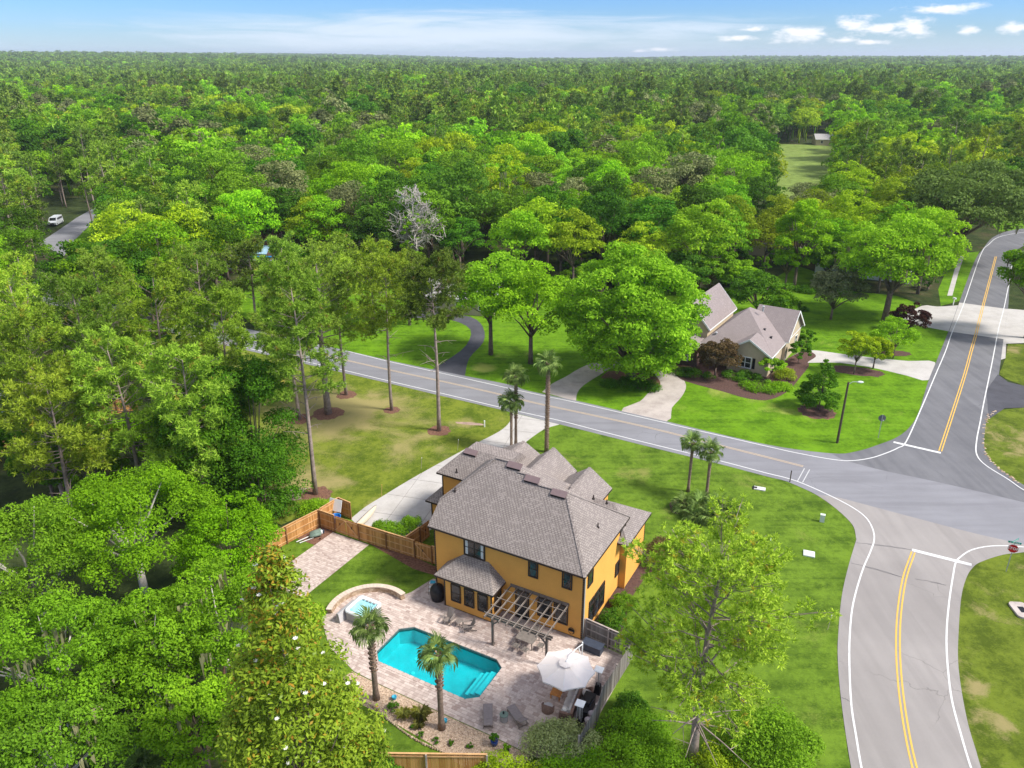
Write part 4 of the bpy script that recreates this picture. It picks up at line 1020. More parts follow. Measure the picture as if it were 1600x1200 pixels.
for s_ in (-1,1): MB().bb(s_*1.18-.09,s_*1.18+.09,-.42,.29,.281,.58).build('armrest', M['wicker'], t)
for x in (-.72,0,.72): MB().prism([(x+p[0],p[1]-.07) for p in rrect(.70,.66,.1)], .285,.42).build('seat_cushion', M['cushion'], t); MB().box((x,.22,.60),(.66,.14,.40),rx=R(12)).build('back_cushion', M['cushion'], t)
t = HT('throw_pillow', 'white scatter pillow at the near end of the wicker sofa', 'pillow', 1.9,-6.95,R(20),.46); MB().lathe([(.02,0),(.2,.05),(.02,.12)],8).build('pillow_body', M['white'], t)
t = HT('coffee_table', 'orange teak coffee table in front of the wicker sofa', 'table', .75,-5.75,R(4),.02)
for i in range(5): MB().box((-.3+.15*i,0,.42),(.14,1.0,.035)).build('plank', M['teak'], t)
for x in (-.3,.3):
    for y in (-.42,.42): MB().bb(x-.03,x+.03,y-.03,y+.03,0,.40).build('leg', M['teak'], t)
t = HT('covered_grill', 'black rectangular grill cart under cover behind the sofa', 'grill', 3.05,-6.1,R(-86),.02)
MB().bb(-.85,.85,-.33,.33,0,.85).build('cart', M['blackp'], t); MB().bb(-.9,.9,-.38,.38,.852,.90).build('counter', M['black'], t); MB().bb(-.35,.35,-.28,.28,.901,1.12).build('grill_lid', M['blackp'], t)
t = HT('quilted_bundle', 'mauve grey quilted bundle propped inside the near fence', 'cover', 3.7,-7.0,R(0),.02)
for k in range(4): MB().lathe([(.05,0),(.19,.12),(.22,.3),(.12,.42),(.03,.46)],9,(0,.45-.3*k,.15+.28*(k % 2)+.2)).build('fold', M['purple_grey'], t, True)
# smoker by the bay, towel rack, hose
t = HT('black_kettle_smoker', 'big round black covered smoker beside the bay window', 'smoker', -12.0,-1.25,0,.02)
MB().lathe([(.50,0),(.58,.35),(.62,.75),(.56,1.05),(.40,1.28),(.15,1.38),(.02,1.39)],22).build('cover', M['blackp'], t, True); MB().lathe([(.07,1.37),(.08,1.44),(.03,1.48)],10).build('knob', M['black'], t)
t = HT('folding_tray_rack', 'white wire rack with a teal towel beside the black smoker', 'rack', -12.75,-.85,R(25),.02)
for x in (-.3,.3): MB().beam((x,-.25,0),(x,.15,1.05),.03,.03).build('leg', M['black'], t)
for k in range(3): MB().box((0,-.15+.13*k,.35+.28*k),(.58,.2,.02)).build('shelf', M['white'], t)
t2 = HT('towel', 'teal towel hung over the top of the white rack', 'towel', -12.75,-.78,R(25),1.02); MB().box((0,.02,.03),(.42,.26,.05),rx=R(20)).build('cloth', M['aqua'], t2)
t = HT('wall_lamp', 'white hanging item at the left corner of the yellow house', 'lamp', -13.05,.35,0,1.6); MB().lathe([(.03,.3),(.11,.2),(.12,.05),(.04,0)],10).build('shade', M['white'], t); MB().beam((0,0,.3),(.1,0,.36),.02,.02).build('bracket', M['black'], t)
t = HT('hose_rack', 'dark iron hose rack with coiled hose on the orange wall', 'hose rack', -.8,-.16,0,.35)
for k in range(3): MB().tube([(math.cos(a*math.tau/14)*(.25-.03*k),-.03*k,.3+math.sin(a*math.tau/14)*(.30-.02*k)) for a in range(15)],.014,5,False).build('hose_coil', M['black'] if k else M['trim'], t)
MB().bb(-.2,.2,-.02,.12,.25,.33).build('bracket', M['black'], t)
# pots, ornaments
def pot(label, X, Y, r_, h_, mat, z=.02): 
    t = HT('glazed_pot', label, 'pot', X, Y, 0, z); MB().lathe([(r_*.6,0),(r_,h_*.55),(r_*.95,h_*.92),(r_*1.05,h_),(r_*.85,h_),(r_*.8,h_*.85)],16).build('pot_body', M[mat], t, True); MB().lathe([(r_*.78,h_*.8),(r_*.78,h_*.84)],12).build('soil', M['mulch_dark'], t); return t
pot('small aqua ball pot in the gravel beside the left palm', -8.75,-11.35,.17,.25,'aqua'); pot('pale aqua pot behind the foot of the middle palm', -4.65,-11.35,.15,.26,'aqua')
pot('cobalt blue pot planted with orange flowers at the patio edge', -.95,-11.35,.24,.40,'blue_pot'); pot('dark pot at the patio edge right of the cobalt pot', .05,-11.6,.2,.34,'black')
# by the fences
t = HT('canoe', 'long cream canoe lying on its side at the driveway edge', 'canoe', 0,0); 
t.location = hl(-23.9,4.6,.05); t.rotation_euler = (0,0,-HA+R(98))
mb = MB(); vs = []; n = 14
for i in range(n+1):
    u = i/n; x = -2.3+4.6*u; wv = .42*math.sin(math.pi*u)**.6+.012; 
    for q in range(7): a = math.pi*q/6; vs.append((x, -math.cos(a)*wv*.95+.1*(2*u-1)**2, .48-math.sin(a)*wv*.9+.05*(2*u-1)**2))
mb.add([(v[0], (v[2]-.3)*1.0, .40+v[1]*.85) for v in vs], [(i*7+q, i*7+7+q, i*7+8+q, i*7+1+q) for i in range(n) for q in range(6)]); mb.build('hull', simple('cream gelcoat', (.58,.50,.38), .4, .08), t, True)
for s_ in (0, 6): MB().tube([(vs[i*7+s_][0], vs[i*7+s_][2]-.3, .40+vs[i*7+s_][1]*.85) for i in range(n+1)], .02, 5).build('gunwale', M['trim'], t)
t = thing('leaning_board', 'white board leaning inside the cedar screen corner', 'board', hl(-26.95,3.9,.9), -HA+R(5)); MB().box((0,.1,.45),(1.35,.05,1.15),rx=R(-20)).build('board', M['white'], t)
t = thing('blue_tub', 'bright blue plastic tub behind the cedar fence', 'tub', hl(-26.3,3.2,.3), -HA); MB().lathe([(.4,0),(.48,.5),(.5,.52),(.44,.5),(.38,.1)],14).build('tub_body', M['blue'], t); 
t = thing('pool_cleaning_gear', 'sage green rolled cover with white poles beside the cedar fence', 'pool gear', hl(-26.6,.6,.02), -HA+R(62))
for k in range(3): MB().tube([(-.5+.1*k,-.2+.25*k,.25),(.5+.1*k,-.2+.22*k,.27)],[.16,.2],9).build('rolled_cover', M['sage'], t, True)
MB().beam((-1.7,-.1,.12),(.3,.0,.3),.06,.06).build('pole', M['white'], t); MB().beam((-1.5,-.35,.08),(-.2,-.3,.12),.05,.05).build('pole', M['white'], t)
for x in (.7,.85): MB().lathe([(.1,0),(.13,.1),(.13,.3),(.05,.38)],9,(x,.1,0)).build('bottle', M['tub'] if x < .8 else M['box'], t)

# ------------------------------------------------------------------ street furniture
def text_mesh(body, size, name, mat, parent, loc, rot, depth=.004):
    c = bpy.data.curves.new(name, 'FONT'); c.body = body; c.size = size; c.align_x = 'CENTER'; c.align_y = 'CENTER'; c.extrude = depth; c.offset = .006; c.resolution_u = 2
    o = bpy.data.objects.new(name, c); COL.objects.link(o); bpy.context.view_layer.update()
    me = bpy.data.meshes.new_from_object(o.evaluated_get(bpy.context.evaluated_depsgraph_get())); bpy.data.objects.remove(o)
    me.materials.clear(); me.materials.append(mat); q = share(name, me, parent, loc, rot); return q
def octagon(r_, y0, y1, mb):
    P = [(math.cos(R(22.5+45*k))*r_, math.sin(R(22.5+45*k))*r_) for k in range(8)]
    mb.add([(x,y0,z) for x,z in P]+[(x,y1,z) for x,z in P], [tuple(range(8)), tuple(range(15,7,-1))]+[(i,i+8,(i+1)%8+8,(i+1)%8) for i in range(8)]); return mb
p = at(1572,893); hh = height_of((1572,893),(1580,850)); zc = hh-.45
t = thing('stop_sign', 'red octagonal stop sign under green street name blades by the lower road', 'stop sign', p, R(-28))
MB().bb(-.03,.03,.0,.06,0,hh+.02).build('post', M['galv'], t)
for r_, y0, y1, m_ in ((.42,-.012,-.004,'white'),(.39,-.020,-.0125,'red')):
    o = octagon(r_, y0, y1, MB()).build('sign_plate' if m_ == 'red' else 'sign_border', M[m_], t); o.location = (0,0,zc)
text_mesh('STOP', .34, 'lettering', M['white'], t, (0,-.026,zc), (math.pi/2,0,0))
t2 = thing('street_name_sign', 'two crossed teal street name blades on top of the stop sign post', 'street sign', p+Vector((0,0,hh+.06)), R(-28))
for k, (rz, z) in enumerate(((R(5),.05),(R(60),.24))):
    b = MB().box((0,.03,z),(.95,.02,.17),rz).build('name_blade', M['green_sign'], t2)
    for j in range(7): MB().box((math.cos(rz)*(-.3+.1*j)+math.sin(rz)*.018, .03+math.sin(rz)*(-.3+.1*j)-math.cos(rz)*.018, z),(.05,.008,.08 if j % 3 else .11),rz).build('letter_stroke', M['white'], b)
p = at(1372,684); hh = height_of((1372,684),(1374,648))
t = thing('stop_sign', 'back of an octagonal sign on the corner lawn across the road', 'stop sign', p, R(-12))
MB().bb(-.03,.03,-.06,.0,0,hh).build('post', M['galv'], t); o = octagon(.42,.0,.012,MB()).build('sign_plate', M['sign_back'], t); o.location = (0,0,hh-.42)
MB().bb(.1,.22,-.03,-.002,hh-.75,hh-.62).build('tag', M['white'], t)
p = at(1308,692); hh = height_of((1308,692),(1325,597))
t = thing('street_lamp', 'dark wooden street lamp pole with a pale lamp head on the corner lawn', 'street lamp', p)
MB().tube([(0,0,0),(0,0,hh)],[.14,.10],10).build('pole', M['pole'], t); MB().tube([(0,0,hh-.3),(.4,-.05,hh+.05),(.85,-.1,hh+.08)],.035,8).build('arm', M['galv'], t)
MB().lathe([(.02,-.10),(.18,-.08),(.20,0),(.10,.09),(.02,.10)],12,(1.2,-.14,hh+.08),2.0,.9).build('lamp_head', M['util'], t, True)
t = thing('mailbox', 'white mailbox on a post beside the far driveway', 'mailbox', at(1489,477), R(20)); MB().bb(-.06,.06,-.06,.06,0,1.15).build('post', M['white'], t); MB().bb(-.12,.12,-.28,.28,1.151,1.38).build('box', M['white'], t)
t = thing('marker_post', 'thin dark marker post at the lawn edge beside the road bend', 'post', at(1234,753), 0); MB().bb(-.04,.04,-.04,.04,0,1.25).build('post', M['pole'], t); MB().bb(-.05,.05,-.05,.05,1.251,1.3).build('cap', M['black'], t)
t = thing('utility_box', 'small pale green utility pedestal on the corner lawn', 'utility box', at(1284,815), R(-20)); MB().bb(-.2,.2,-.14,.14,0,.72).build('box_body', M['util'], t); MB().bb(-.22,.22,-.16,.16,.721,.78).build('lid', M['util'], t)
t = thing('utility_cover', 'flat pale square utility cover on the corner lawn', 'utility cover', at(1264,866), R(-20)); MB().prism(rrect(.95,.85,.05), .0,.10).build('frame', M['util'], t); MB().prism(rrect(.84,.74,.04), .101,.118).build('lid', M['pale'], t)
t = thing('irrigation_valve', 'tiny aqua and white irrigation valve in the lawn', 'valve', at(1203,844), 0); MB().lathe([(.1,0),(.1,.22),(.05,.3)],8).build('pipe', M['white'], t); MB().lathe([(.13,.2),(.13,.3),(.04,.38)],8,(-.05,.02,0)).build('cap', M['aqua'], t)
t = thing('storm_drain', 'flat concrete storm drain inlet in the lawn beside the road', 'drain', at(1187,764), R(-20)); MB().bb(-.55,.55,-.3,.3,0,.10).build('slab', M['pale'], t); MB().bb(-.62,-.25,-.16,.16,.101,.115).build('opening', M['black'], t); MB().bb(-.7,-.56,-.32,.32,0,.06).build('grate', M['black'], t)
t = thing('culvert_headwall', 'concrete culvert headwall with dark pipe mouth on the right verge', 'culvert', at(1596,955), R(85)); MB().prism(rrect(1.9,1.3,.35), -.02,.16).build('headwall', M['concrete_stain'], t); MB().bb(-.35,.35,-.25,.2,.161,.175).build('pipe_mouth', M['black'], t)
t = thing('white_marker', 'short white pipe marker in the lawn near the driveway mouth', 'marker', at(757,667), 0); MB().tube([(0,0,0),(0,0,.75)],.07,8).build('pipe', M['white'], t); MB().lathe([(.09,.75),(.09,.8),(.02,.84)],8).build('cap', M['white'], t)
for i, (x, y, l) in enumerate(((715,704,'thin survey stake in the grass right of the driveway bend'),(658,733,'thin survey stake in the grass midway along the driveway'),(596,776,'yellow tipped stake at the bow of the canoe'),(1293,984,'pale leaning stake in the lawn by the lower road'))):
    t = thing('survey_stake', l, 'stake', at(x, y), 0); MB().beam((0,0,0),(.12,.05,1.3),.03,.03).build('stake', M['fence_rail'] if i == 2 else M['rail_old'], t); MB().box((.12,.05,1.31),(.05,.05,.08)).build('tip', M['yellow_paint'] if i == 2 else M['white'], t)
# stones along the broken island edge
t = thing('broken_kerb_edge', 'line of pale broken stones along the island lawn edge', 'stone edging', flare[0]); b0 = flare[0]
for i, q in enumerate(flare[2:-6]):
    for k in range(2):
        mb = MB(); mb.tone = rnd.random(); c = q-b0+Vector((rnd.uniform(-.25,.1),rnd.uniform(-.2,.2),0)); mb.lathe([(.14,0),(.13,.05),(.05,.09)],6,c,1,rnd.uniform(.5,.9)); mb.build('edge_stone', M['stone'], t)

# ------------------------------------------------------------------ vehicles
t = thing('parked_van', 'white passenger van facing the camera on the back street', 'van', at(88,351), R(10))
body = [(-1.0,0,.35)]; mb = MB(); prof = [(-2.6,.35),(-2.65,.95),(-2.5,1.15),(-1.9,1.3),(-1.15,2.05),(2.4,2.1),(2.6,1.9),(2.65,.5),(2.6,.35)]
k = len(prof); vs = [(-.98 if z < 1.4 else -.86, y, z) for y, z in prof]+[(.98 if z < 1.4 else .86, y, z) for y, z in prof]
mb.add(vs, [tuple(range(k)), tuple(range(2*k-1, k-1, -1))]+[(i,i+k,(i+1)%k+k,(i+1)%k) for i in range(k)]); mb.build('body', M['carwhite'], t)
mb = MB(); mb.add([(-.8,-1.86,1.36),(.8,-1.86,1.36),(.75,-1.22,2.0),(-.75,-1.22,2.0)], [(0,1,2,3)]); mb.build('windscreen', M['glass'], t)
for s_ in (-1,1):
    for y0, y1 in ((-1.1,-.2),(-.1,1.0),(1.1,2.2)): MB().bb(s_*.93-.03,s_*.93+.03,y0,y1,1.4,1.9).build('side_window', M['glass'], t)
    for y in (-1.7,1.7): 
        wv = MB(); wv.tube([(s_*.8,y,.36),(s_*1.0,y,.36)],.36,14); wo = wv.build('wheel', M['black'], t); MB().tube([(s_*.99,y,.36),(s_*1.015,y,.36)],.2,10).build('rim', M['galv'], wo)
    MB().bb(s_*.72-.14,s_*.72+.14,-2.70,-2.62,.78,.96).build('headlight', M['glass'] if False else M['galv'], t)
MB().bb(-.5,.5,-2.70,-2.64,.6,.9).build('grille', M['black'], t); MB().bb(-1.0,1.0,-2.75,-2.6,.36,.55).build('bumper', M['black'], t)

# ------------------------------------------------------------------ houses across the road
TA = R(33); TO = Vector((33.9,96.0,0))
T = thing('tan_house', 'tan stucco house with taupe gabled roofs across the road', 'house', TO, -TA)
def tb(name, mat, *a): return MB().bb(*a).build(name, M[mat], T)
tb('wall','tan',-5.0,.55,0,8,0,3.0); tb('wall','tan',-8.5,.55,8,15,0,3.0); tb('wall','tan',-14.5,-8.9,2.2,13.6,0,4.5); tb('wall','brick_dk',-16,-8.8,-1.6,2.19,0,2.7); tb('wall','tan',-4,.95,6.9,15.0,0,3.25); tb('wall','tan',-8.88,-5.01,.9,8,0,3)
def gabwall(x0,x1,y,z0,zp,axis='x',th=.1,mat='tan'):
    xm = (x0+x1)/2; mb = MB()
    P = [(x0,z0),(x1,z0),(xm,zp)]
    if axis == 'x': vs = [(a,y,z) for a,z in P]+[(a,y+th,z) for a,z in P]
    else: vs = [(y,a,z) for a,z in P]+[(y-th,a,z) for a,z in P]
    mb.add(vs, [(0,1,2),(5,4,3),(0,3,4,1),(1,4,5,2),(2,5,3,0)]); return mb.build('gable_wall', M[mat], T)
def gable(x0,x1,y0,y1,ze,zr,axis='y',mat='shingle_tan',par=None,th=.12,trim='white',ends=(1,1)):
    par = par or T
    if axis == 'y':
        xm = (x0+x1)/2; q = [[(x0,y0,ze),(xm,y0,zr),(xm,y1,zr),(x0,y1,ze)],[(x1,y0,ze),(x1,y1,ze),(xm,y1,zr),(xm,y0,zr)]]
        r_ = [((x0,Y,ze),(xm,Y,zr),(x1,Y,ze)) for Y, e in ((y0-.03,ends[0]),(y1+.03,ends[1])) if e]; ea = [((x0,y0,ze),(x0,y1,ze)),((x1,y0,ze),(x1,y1,ze))]
    else:
        ym = (y0+y1)/2; q = [[(x0,y0,ze),(x1,y0,ze),(x1,ym,zr),(x0,ym,zr)],[(x0,y1,ze),(x0,ym,zr),(x1,ym,zr),(x1,y1,ze)]]
        r_ = [((X,y0,ze),(X,ym,zr),(X,y1,ze)) for X, e in ((x0-.03,ends[0]),(x1+.03,ends[1])) if e]; ea = [((x0,y0,ze),(x1,y0,ze)),((x0,y1,ze),(x1,y1,ze))]
    for s_ in q: MB().slab(s_, th).build('roof', M[mat], par)
    for a, b, c in r_: 
        for u, v in ((a,b),(b,c)): MB().beam(Vector(u)+Vector((0,0,-.11)), Vector(v)+Vector((0,0,-.11)), .05, .22).build('rake_board', M[trim], par)
    for a, b in ea: MB().beam(Vector(a)+Vector((0,0,-.13)), Vector(b)+Vector((0,0,-.13)), .08, .16).build('gutter', M[trim], par)
gabwall(-5.0,.55,-.02,3.0,4.75); gable(-5.4,1.0,-.4,3.0,3.0,5.0,'y',ends=(1,0))
hip('roof',-9.2,1.0,.3,15.4,3.02,S=.52,N=.52,W=.9,E=.63,mat='shingle_tan',par=T,fm='white',ztop=7.02)
gabwall(6.9,15.0,.96,3.2,6.3,'y'); gable(-4.5,1.35,6.5,15.4,3.2,6.6,'x',ends=(0,1))
gabwall(-14.5,-8.9,2.21,4.5,7.5); gable(-14.9,-8.5,1.9,13.8,4.5,8.0,'y',ends=(1,1))
hip('porch_roof',-16.4,-8.5,-2.0,2.3,2.75,S=.4,W=.4,E=.4,mat='shingle_tan',par=T,fm='white',ztop=3.5)
window(T,'S',-2.55,.85,2.25,1.55,-.02,cols=2,frame='white',fw=.12)
for x in (-3.72,-1.38): MB().bb(x-.18,x+.18,-.08,-.02,.8,2.3).build('shutter', M['black'], T)
window(T,'S',-11.0,.7,2.2,1.7,-1.62,cols=2,frame='white',fw=.12); window(T,'E',2.6,.9,2.3,.9,.56,frame='white'); window(T,'E',12.6,1.0,2.3,1.0,.96,frame='white')
for x, y, z in ((-3.1,8.0,6.9),(-1.8,5.2,4.6),(-.6,4.4,3.9),(-7.6,2.1,3.9)): MB().lathe([(.12,z-.4),(.12,z+.35),(.22,z+.36),(.05,z+.45)],8,(x,y,0)).build('vent_pipe', M['black'] if x > -3 else M['galv'], T)
def farhouse(name, label, cat, px_, py_, w_, d_, h_, zr, rz, wall, roof, trim='white', wins=3, axis='x', loc=None):
    p = loc or at(px_, py_); t = thing(name, label, cat, p, R(rz))
    MB().bb(-w_/2,w_/2,-d_/2,d_/2,0,h_).build('wall', M[wall], t)
    global T; old = T; T = t
    gable(-w_/2-.4,w_/2+.4,-d_/2-.4,d_/2+.4,h_+.02,zr,axis,mat=roof,par=t,trim=trim)
    if axis == 'x':
        for X in (-w_/2, w_/2+.1): gabwall(-d_/2,d_/2,X,h_,zr-.25,'y',mat=wall)
    else: gabwall(-w_/2,w_/2,-d_/2-.05,h_,zr-.25,'x',mat=wall)
    T = old
    for i in range(wins): window(t,'S',-w_/2+w_*(i+.5)/wins,1.0,2.2,1.0,-d_/2-(.01 if axis == 'x' else .06),frame=trim,fw=.1)
    for i in range(2): window(t,'E',-d_/4+d_/2*i,1.0,2.2,1.0,w_/2+.01,frame=trim,fw=.1)
    return t
t = farhouse('red_roof_house','house with reddish roof and blue tarpaulin edging among trees','house',385,425,17,13,3.0,6.6,-4,'brick_dk','shingle_red',wins=3,loc=at(378,392,3.0)-Vector((0,0,3.0)))
z0 = 3.1
MB().beam((1.0,-6.3,3.5),(6.5,-1.6,5.95),.55,.14).build('tarp_strip', M['tarp'], t); MB().beam((1.0,-6.4,3.5),(8.6,-6.4,3.5),.6,.14).build('tarp_strip', M['tarp'], t); MB().box((5.6,-4.6,4.40),(3.6,2.6,.1),rx=R(27.5)).build('tarp_sheet', simple('pale blue sheet',(.35,.55,.72),.6), t)
mb = MB().bb(-1.5,.2,-.5,.6,5.6,7.9); mb.bb(-1.7,.4,-.7,.8,7.901,8.15); mb.build('chimney', M['white'], t)
farhouse('grey_house','pale grey house with carport glimpsed behind the mossy oak','house',1350,425,17,11,3.2,6.0,-30,'white','shingle_grey')
farhouse('brown_roof_house','small house with reddish brown roof deep among the trees','house',1208,395,12,9,3.0,5.6,-32,'tan','shingle_red')
farhouse('white_house','white house with grey roof behind the two shade trees','house',728,480,12,8,2.8,4.8,-14,'tan','shingle_grey')
farhouse('cream_house','cream house with pale roof at the far left edge','house',62,262,22,13,3.5,7.5,-40,'white','shingle_grey')
farhouse('low_white_house','long low white house at the edge of the fairway','house',1298,226,16,9,2.8,5.0,-8,'tan','shingle_grey')
t = thing('white_fence', 'white rail fence beside the cream house', 'fence', at(85,270), R(30))
for i in range(8): MB().bb(i*2.0-.08,i*2.0+.08,-.08,.08,0,1.5).build('post', M['white'], t)
for z in (.5,.95,1.35): MB().bb(0,14,-.03,.03,z-.07,z+.07).build('rail', M['white'], t)
t = thing('shed', 'dark shed with a white door among the left pines', 'shed', at(12,655), R(20)); MB().bb(-2.5,2.5,-2,2,0,2.4).build('wall', M['white'], t); MB().slab([(-2.8,-2.3,2.35),(2.8,-2.3,2.35),(2.8,2.3,3.1),(-2.8,2.3,3.1)],.12).build('roof', M['shingle_grey'], t)
# ------------------------------------------------------------------ vegetation
M['leaf_oak'] = leafmat('oak leaves', (0.085,0.201,0.008), (0.244,0.5,0.0192))
M['leaf_bright'] = leafmat('bright green leaves', (0.116,0.268,0.008), (0.329,0.634,0.0192))
M['leaf_yellow'] = leafmat('yellow green leaves', (0.159,0.268,0.0096), (0.439,0.61,0.024))
M['leaf_dark'] = leafmat('dark green leaves', (0.039,0.128,0.01), (0.128,0.315,0.02))
M['leaf_grey'] = leafmat('grey green leaves', (0.106, 0.144, 0.062), (0.263, 0.312, 0.163), trans=.2)
M['leaf_magnolia'] = leafmat('glossy magnolia leaves', (.11,.20,.012), (.44,.60,.05), extra=(.45,.23,.035), rough=.3, trans=.25)
M['leaf_bronze'] = leafmat('bronze leaves', (.085,.055,.035), (.20,.15,.085))
M['leaf_purple'] = leafmat('dark purple leaves', (.025,.010,.012), (.075,.032,.035))
M['leaf_olive'] = leafmat('silvery olive leaves', (.15,.21,.09), (.38,.46,.27), trans=.3)
M['leaf_lime'] = leafmat('lime green leaves', (.17,.27,.012), (.32,.46,.03))
M['leaf_mossy'] = leafmat('mossy oak leaves', (.07,.13,.03), (.22,.34,.10), val=.05)
M['needle'] = leafmat('pine needles', (.11,.22,.025), (.34,.54,.07), extra=(.34,.24,.08), trans=.25)
M['needle_dk'] = leafmat('dark pine needles', (.085,.165,.03), (.25,.40,.07), extra=(.2,.15,.06), trans=.2)
M['needle_yel'] = leafmat('yellowing pine needles', (.14,.25,.022), (.43,.60,.06), extra=(.42,.34,.05), trans=.25)
M['palm_leaf'] = leafmat('palm fronds', (0.072, 0.138, 0.036), (0.24, 0.36, 0.12), trans=.2, rough=.4)
M['moss'] = leafmat('hanging moss', (.20,.21,.14), (.36,.36,.27), trans=.2)
M['flower'] = simple('white magnolia petals', (.85,.83,.75), .6, .03)
M['grass_tuft'] = leafmat('tufted grass blades', (.32,.36,.10), (.62,.62,.30), trans=.55)

for k0, (a0, b0) in {'leaf_oak':((0.085,0.201,0.008),(0.244,0.5,0.0192)),'leaf_bright':((0.116,0.268,0.008),(0.329,0.634,0.0192)),'leaf_dark':((0.039,0.128,0.01),(0.128,0.315,0.02)),'leaf_yellow':((0.159,0.268,0.0096),(0.439,0.61,0.024)),'leaf_grey':((.106,.144,.072),(.263,.312,.183))}.items():
    M[k0+'_own'] = leafmat(M[k0].name+' own', a0, b0, val=.07, hue=.004, trans=.2 if 'grey' in k0 else .35)
def own(m_): return m_+'_own' if m_+'_own' in M else m_

def fastmesh(name, V, k, mats, tone, alt=None, midx=None):
    """V: (n*k,3) vertices, k per face"""
    nf = len(V)//k; me = bpy.data.meshes.new(name); me.vertices.add(len(V)); me.vertices.foreach_set('co', np.ascontiguousarray(V, dtype=np.float32).ravel())
    me.loops.add(len(V)); me.loops.foreach_set('vertex_index', np.arange(len(V), dtype=np.int32))
    me.polygons.add(nf); me.polygons.foreach_set('loop_start', np.arange(nf, dtype=np.int32)*k); me.polygons.foreach_set('loop_total', np.full(nf, k, dtype=np.int32))
    for m_ in mats: me.materials.append(m_)
    a = me.attributes.new('tone', 'FLOAT', 'FACE'); a.data.foreach_set('value', tone.astype(np.float32))
    if alt is not None: b = me.attributes.new('alt', 'FLOAT', 'FACE'); b.data.foreach_set('value', alt.astype(np.float32))
    if midx is not None: me.polygons.foreach_set('material_index', midx.astype(np.int32))
    me.update(calc_edges=True); return me
def unit(a): return a/np.maximum(1e-9, np.linalg.norm(a, axis=-1, keepdims=True))
def leaves(rg, blobs, n, leaf, flat=.75, up=.35, shell=.28, droop=.0, aspect=.55):
    """blobs: (k,5) x y z r tone -> quads"""
    B = np.asarray(blobs, float); w_ = B[:,3]**2; idx = rg.choice(len(B), n, p=w_/w_.sum())
    d = unit(rg.normal(size=(n,3))); low = d[:,2] < -.15; flip = low & (rg.random(n) < .7); d[flip,2] *= -1
    rad = B[idx,3]*(1-shell*rg.random(n)**1.5+.10*rg.normal(size=n)); c = B[idx,:3]+d*rad[:,None]*np.array([1,1,flat])
    nr = unit(d*.75+rg.normal(size=(n,3))*.55+np.array([0,0,up])); a = unit(np.cross(nr, rg.normal(size=(n,3)))); b = np.cross(nr, a)
    a[:,2] -= droop; L = leaf*(.65+.7*rg.random(n))[:,None]
    V = np.stack([c-a*L*.5, c+b*L*aspect*.5, c+a*L*.5-nr*L*.12, c-b*L*aspect*.5], 1).reshape(-1,3)
    tone = np.clip(.55*B[idx,4]+.45*rg.random(n)+.05*rg.normal(size=n), 0, 1)
    return V, tone, idx
def crown_blobs(rg, R_, H_, z0, n, shape='round', rb=(.2,.32), inner=.25, low=-.35):
    out = []
    # a few big lobes give the uneven outline
    L = [(rg.uniform(0,6.28), rg.uniform(-.2,.9)) for _ in range(5)]
    while len(out) < n:
        d = unit(rg.normal(size=3)); 
        if d[2] < low: continue
        ph = math.atan2(d[1], d[0]); lob = max(math.cos(ph-a)*math.sqrt(1-min(1,abs(e)))+.15 for a, e in L)
        k = (.76+.28*max(0, lob))*(rg.uniform(.35,.75) if rg.random() < inner else rg.uniform(.76,1.0))
        if shape == 'round': p = d*np.array([R_,R_,H_/2])*k; z = z0+H_/2+p[2]
        elif shape == 'cone':
            u = rg.random()**1.25; rr_ = R_*(1-u)**.75*math.sin(min(1,(u+.12)*4)*math.pi/2)*(k*.95); p = np.array([math.cos(ph)*rr_, math.sin(ph)*rr_]); z = z0+H_*(.03+.93*u)
        elif shape == 'col':
            u = rg.random(); rr_ = R_*(1-.45*u**2)*k; p = np.array([math.cos(ph)*rr_, math.sin(ph)*rr_]); z = z0+H_*(.04+.92*u)
        elif shape == 'spread': p = d*np.array([R_,R_,H_*.55])*k; z = z0+H_*.4+p[2]
        r_ = rg.uniform(*rb)*R_*(1 if shape != 'cone' else (.45+.75*(1-(z-z0)/H_)))
        out.append((p[0], p[1], z, r_, rg.random()))
    return np.array(out)
def limbs(rg, mb, H_, r0, fork, targets, lean=(0,0)):
    top = Vector((lean[0], lean[1], fork)); mb.tube([(0,0,-.15),(lean[0]*.3,lean[1]*.3,fork*.4),tuple(top)], [r0*1.25,r0,r0*.82], 8)
    for t in targets:
        t = Vector(t); s_ = top.lerp(Vector((0,0,0)), rg.uniform(0,.2)); m1 = s_.lerp(t,.45)+Vector((rg.normal()*.15,rg.normal()*.15,.08*(t-s_).length))
        mb.tube([tuple(s_),tuple(m1),tuple(t)], [r0*.5,r0*.3,r0*.08], 5)
def join_arrays(parts):
    return np.concatenate([p[0] for p in parts]), np.concatenate([p[1] for p in parts])
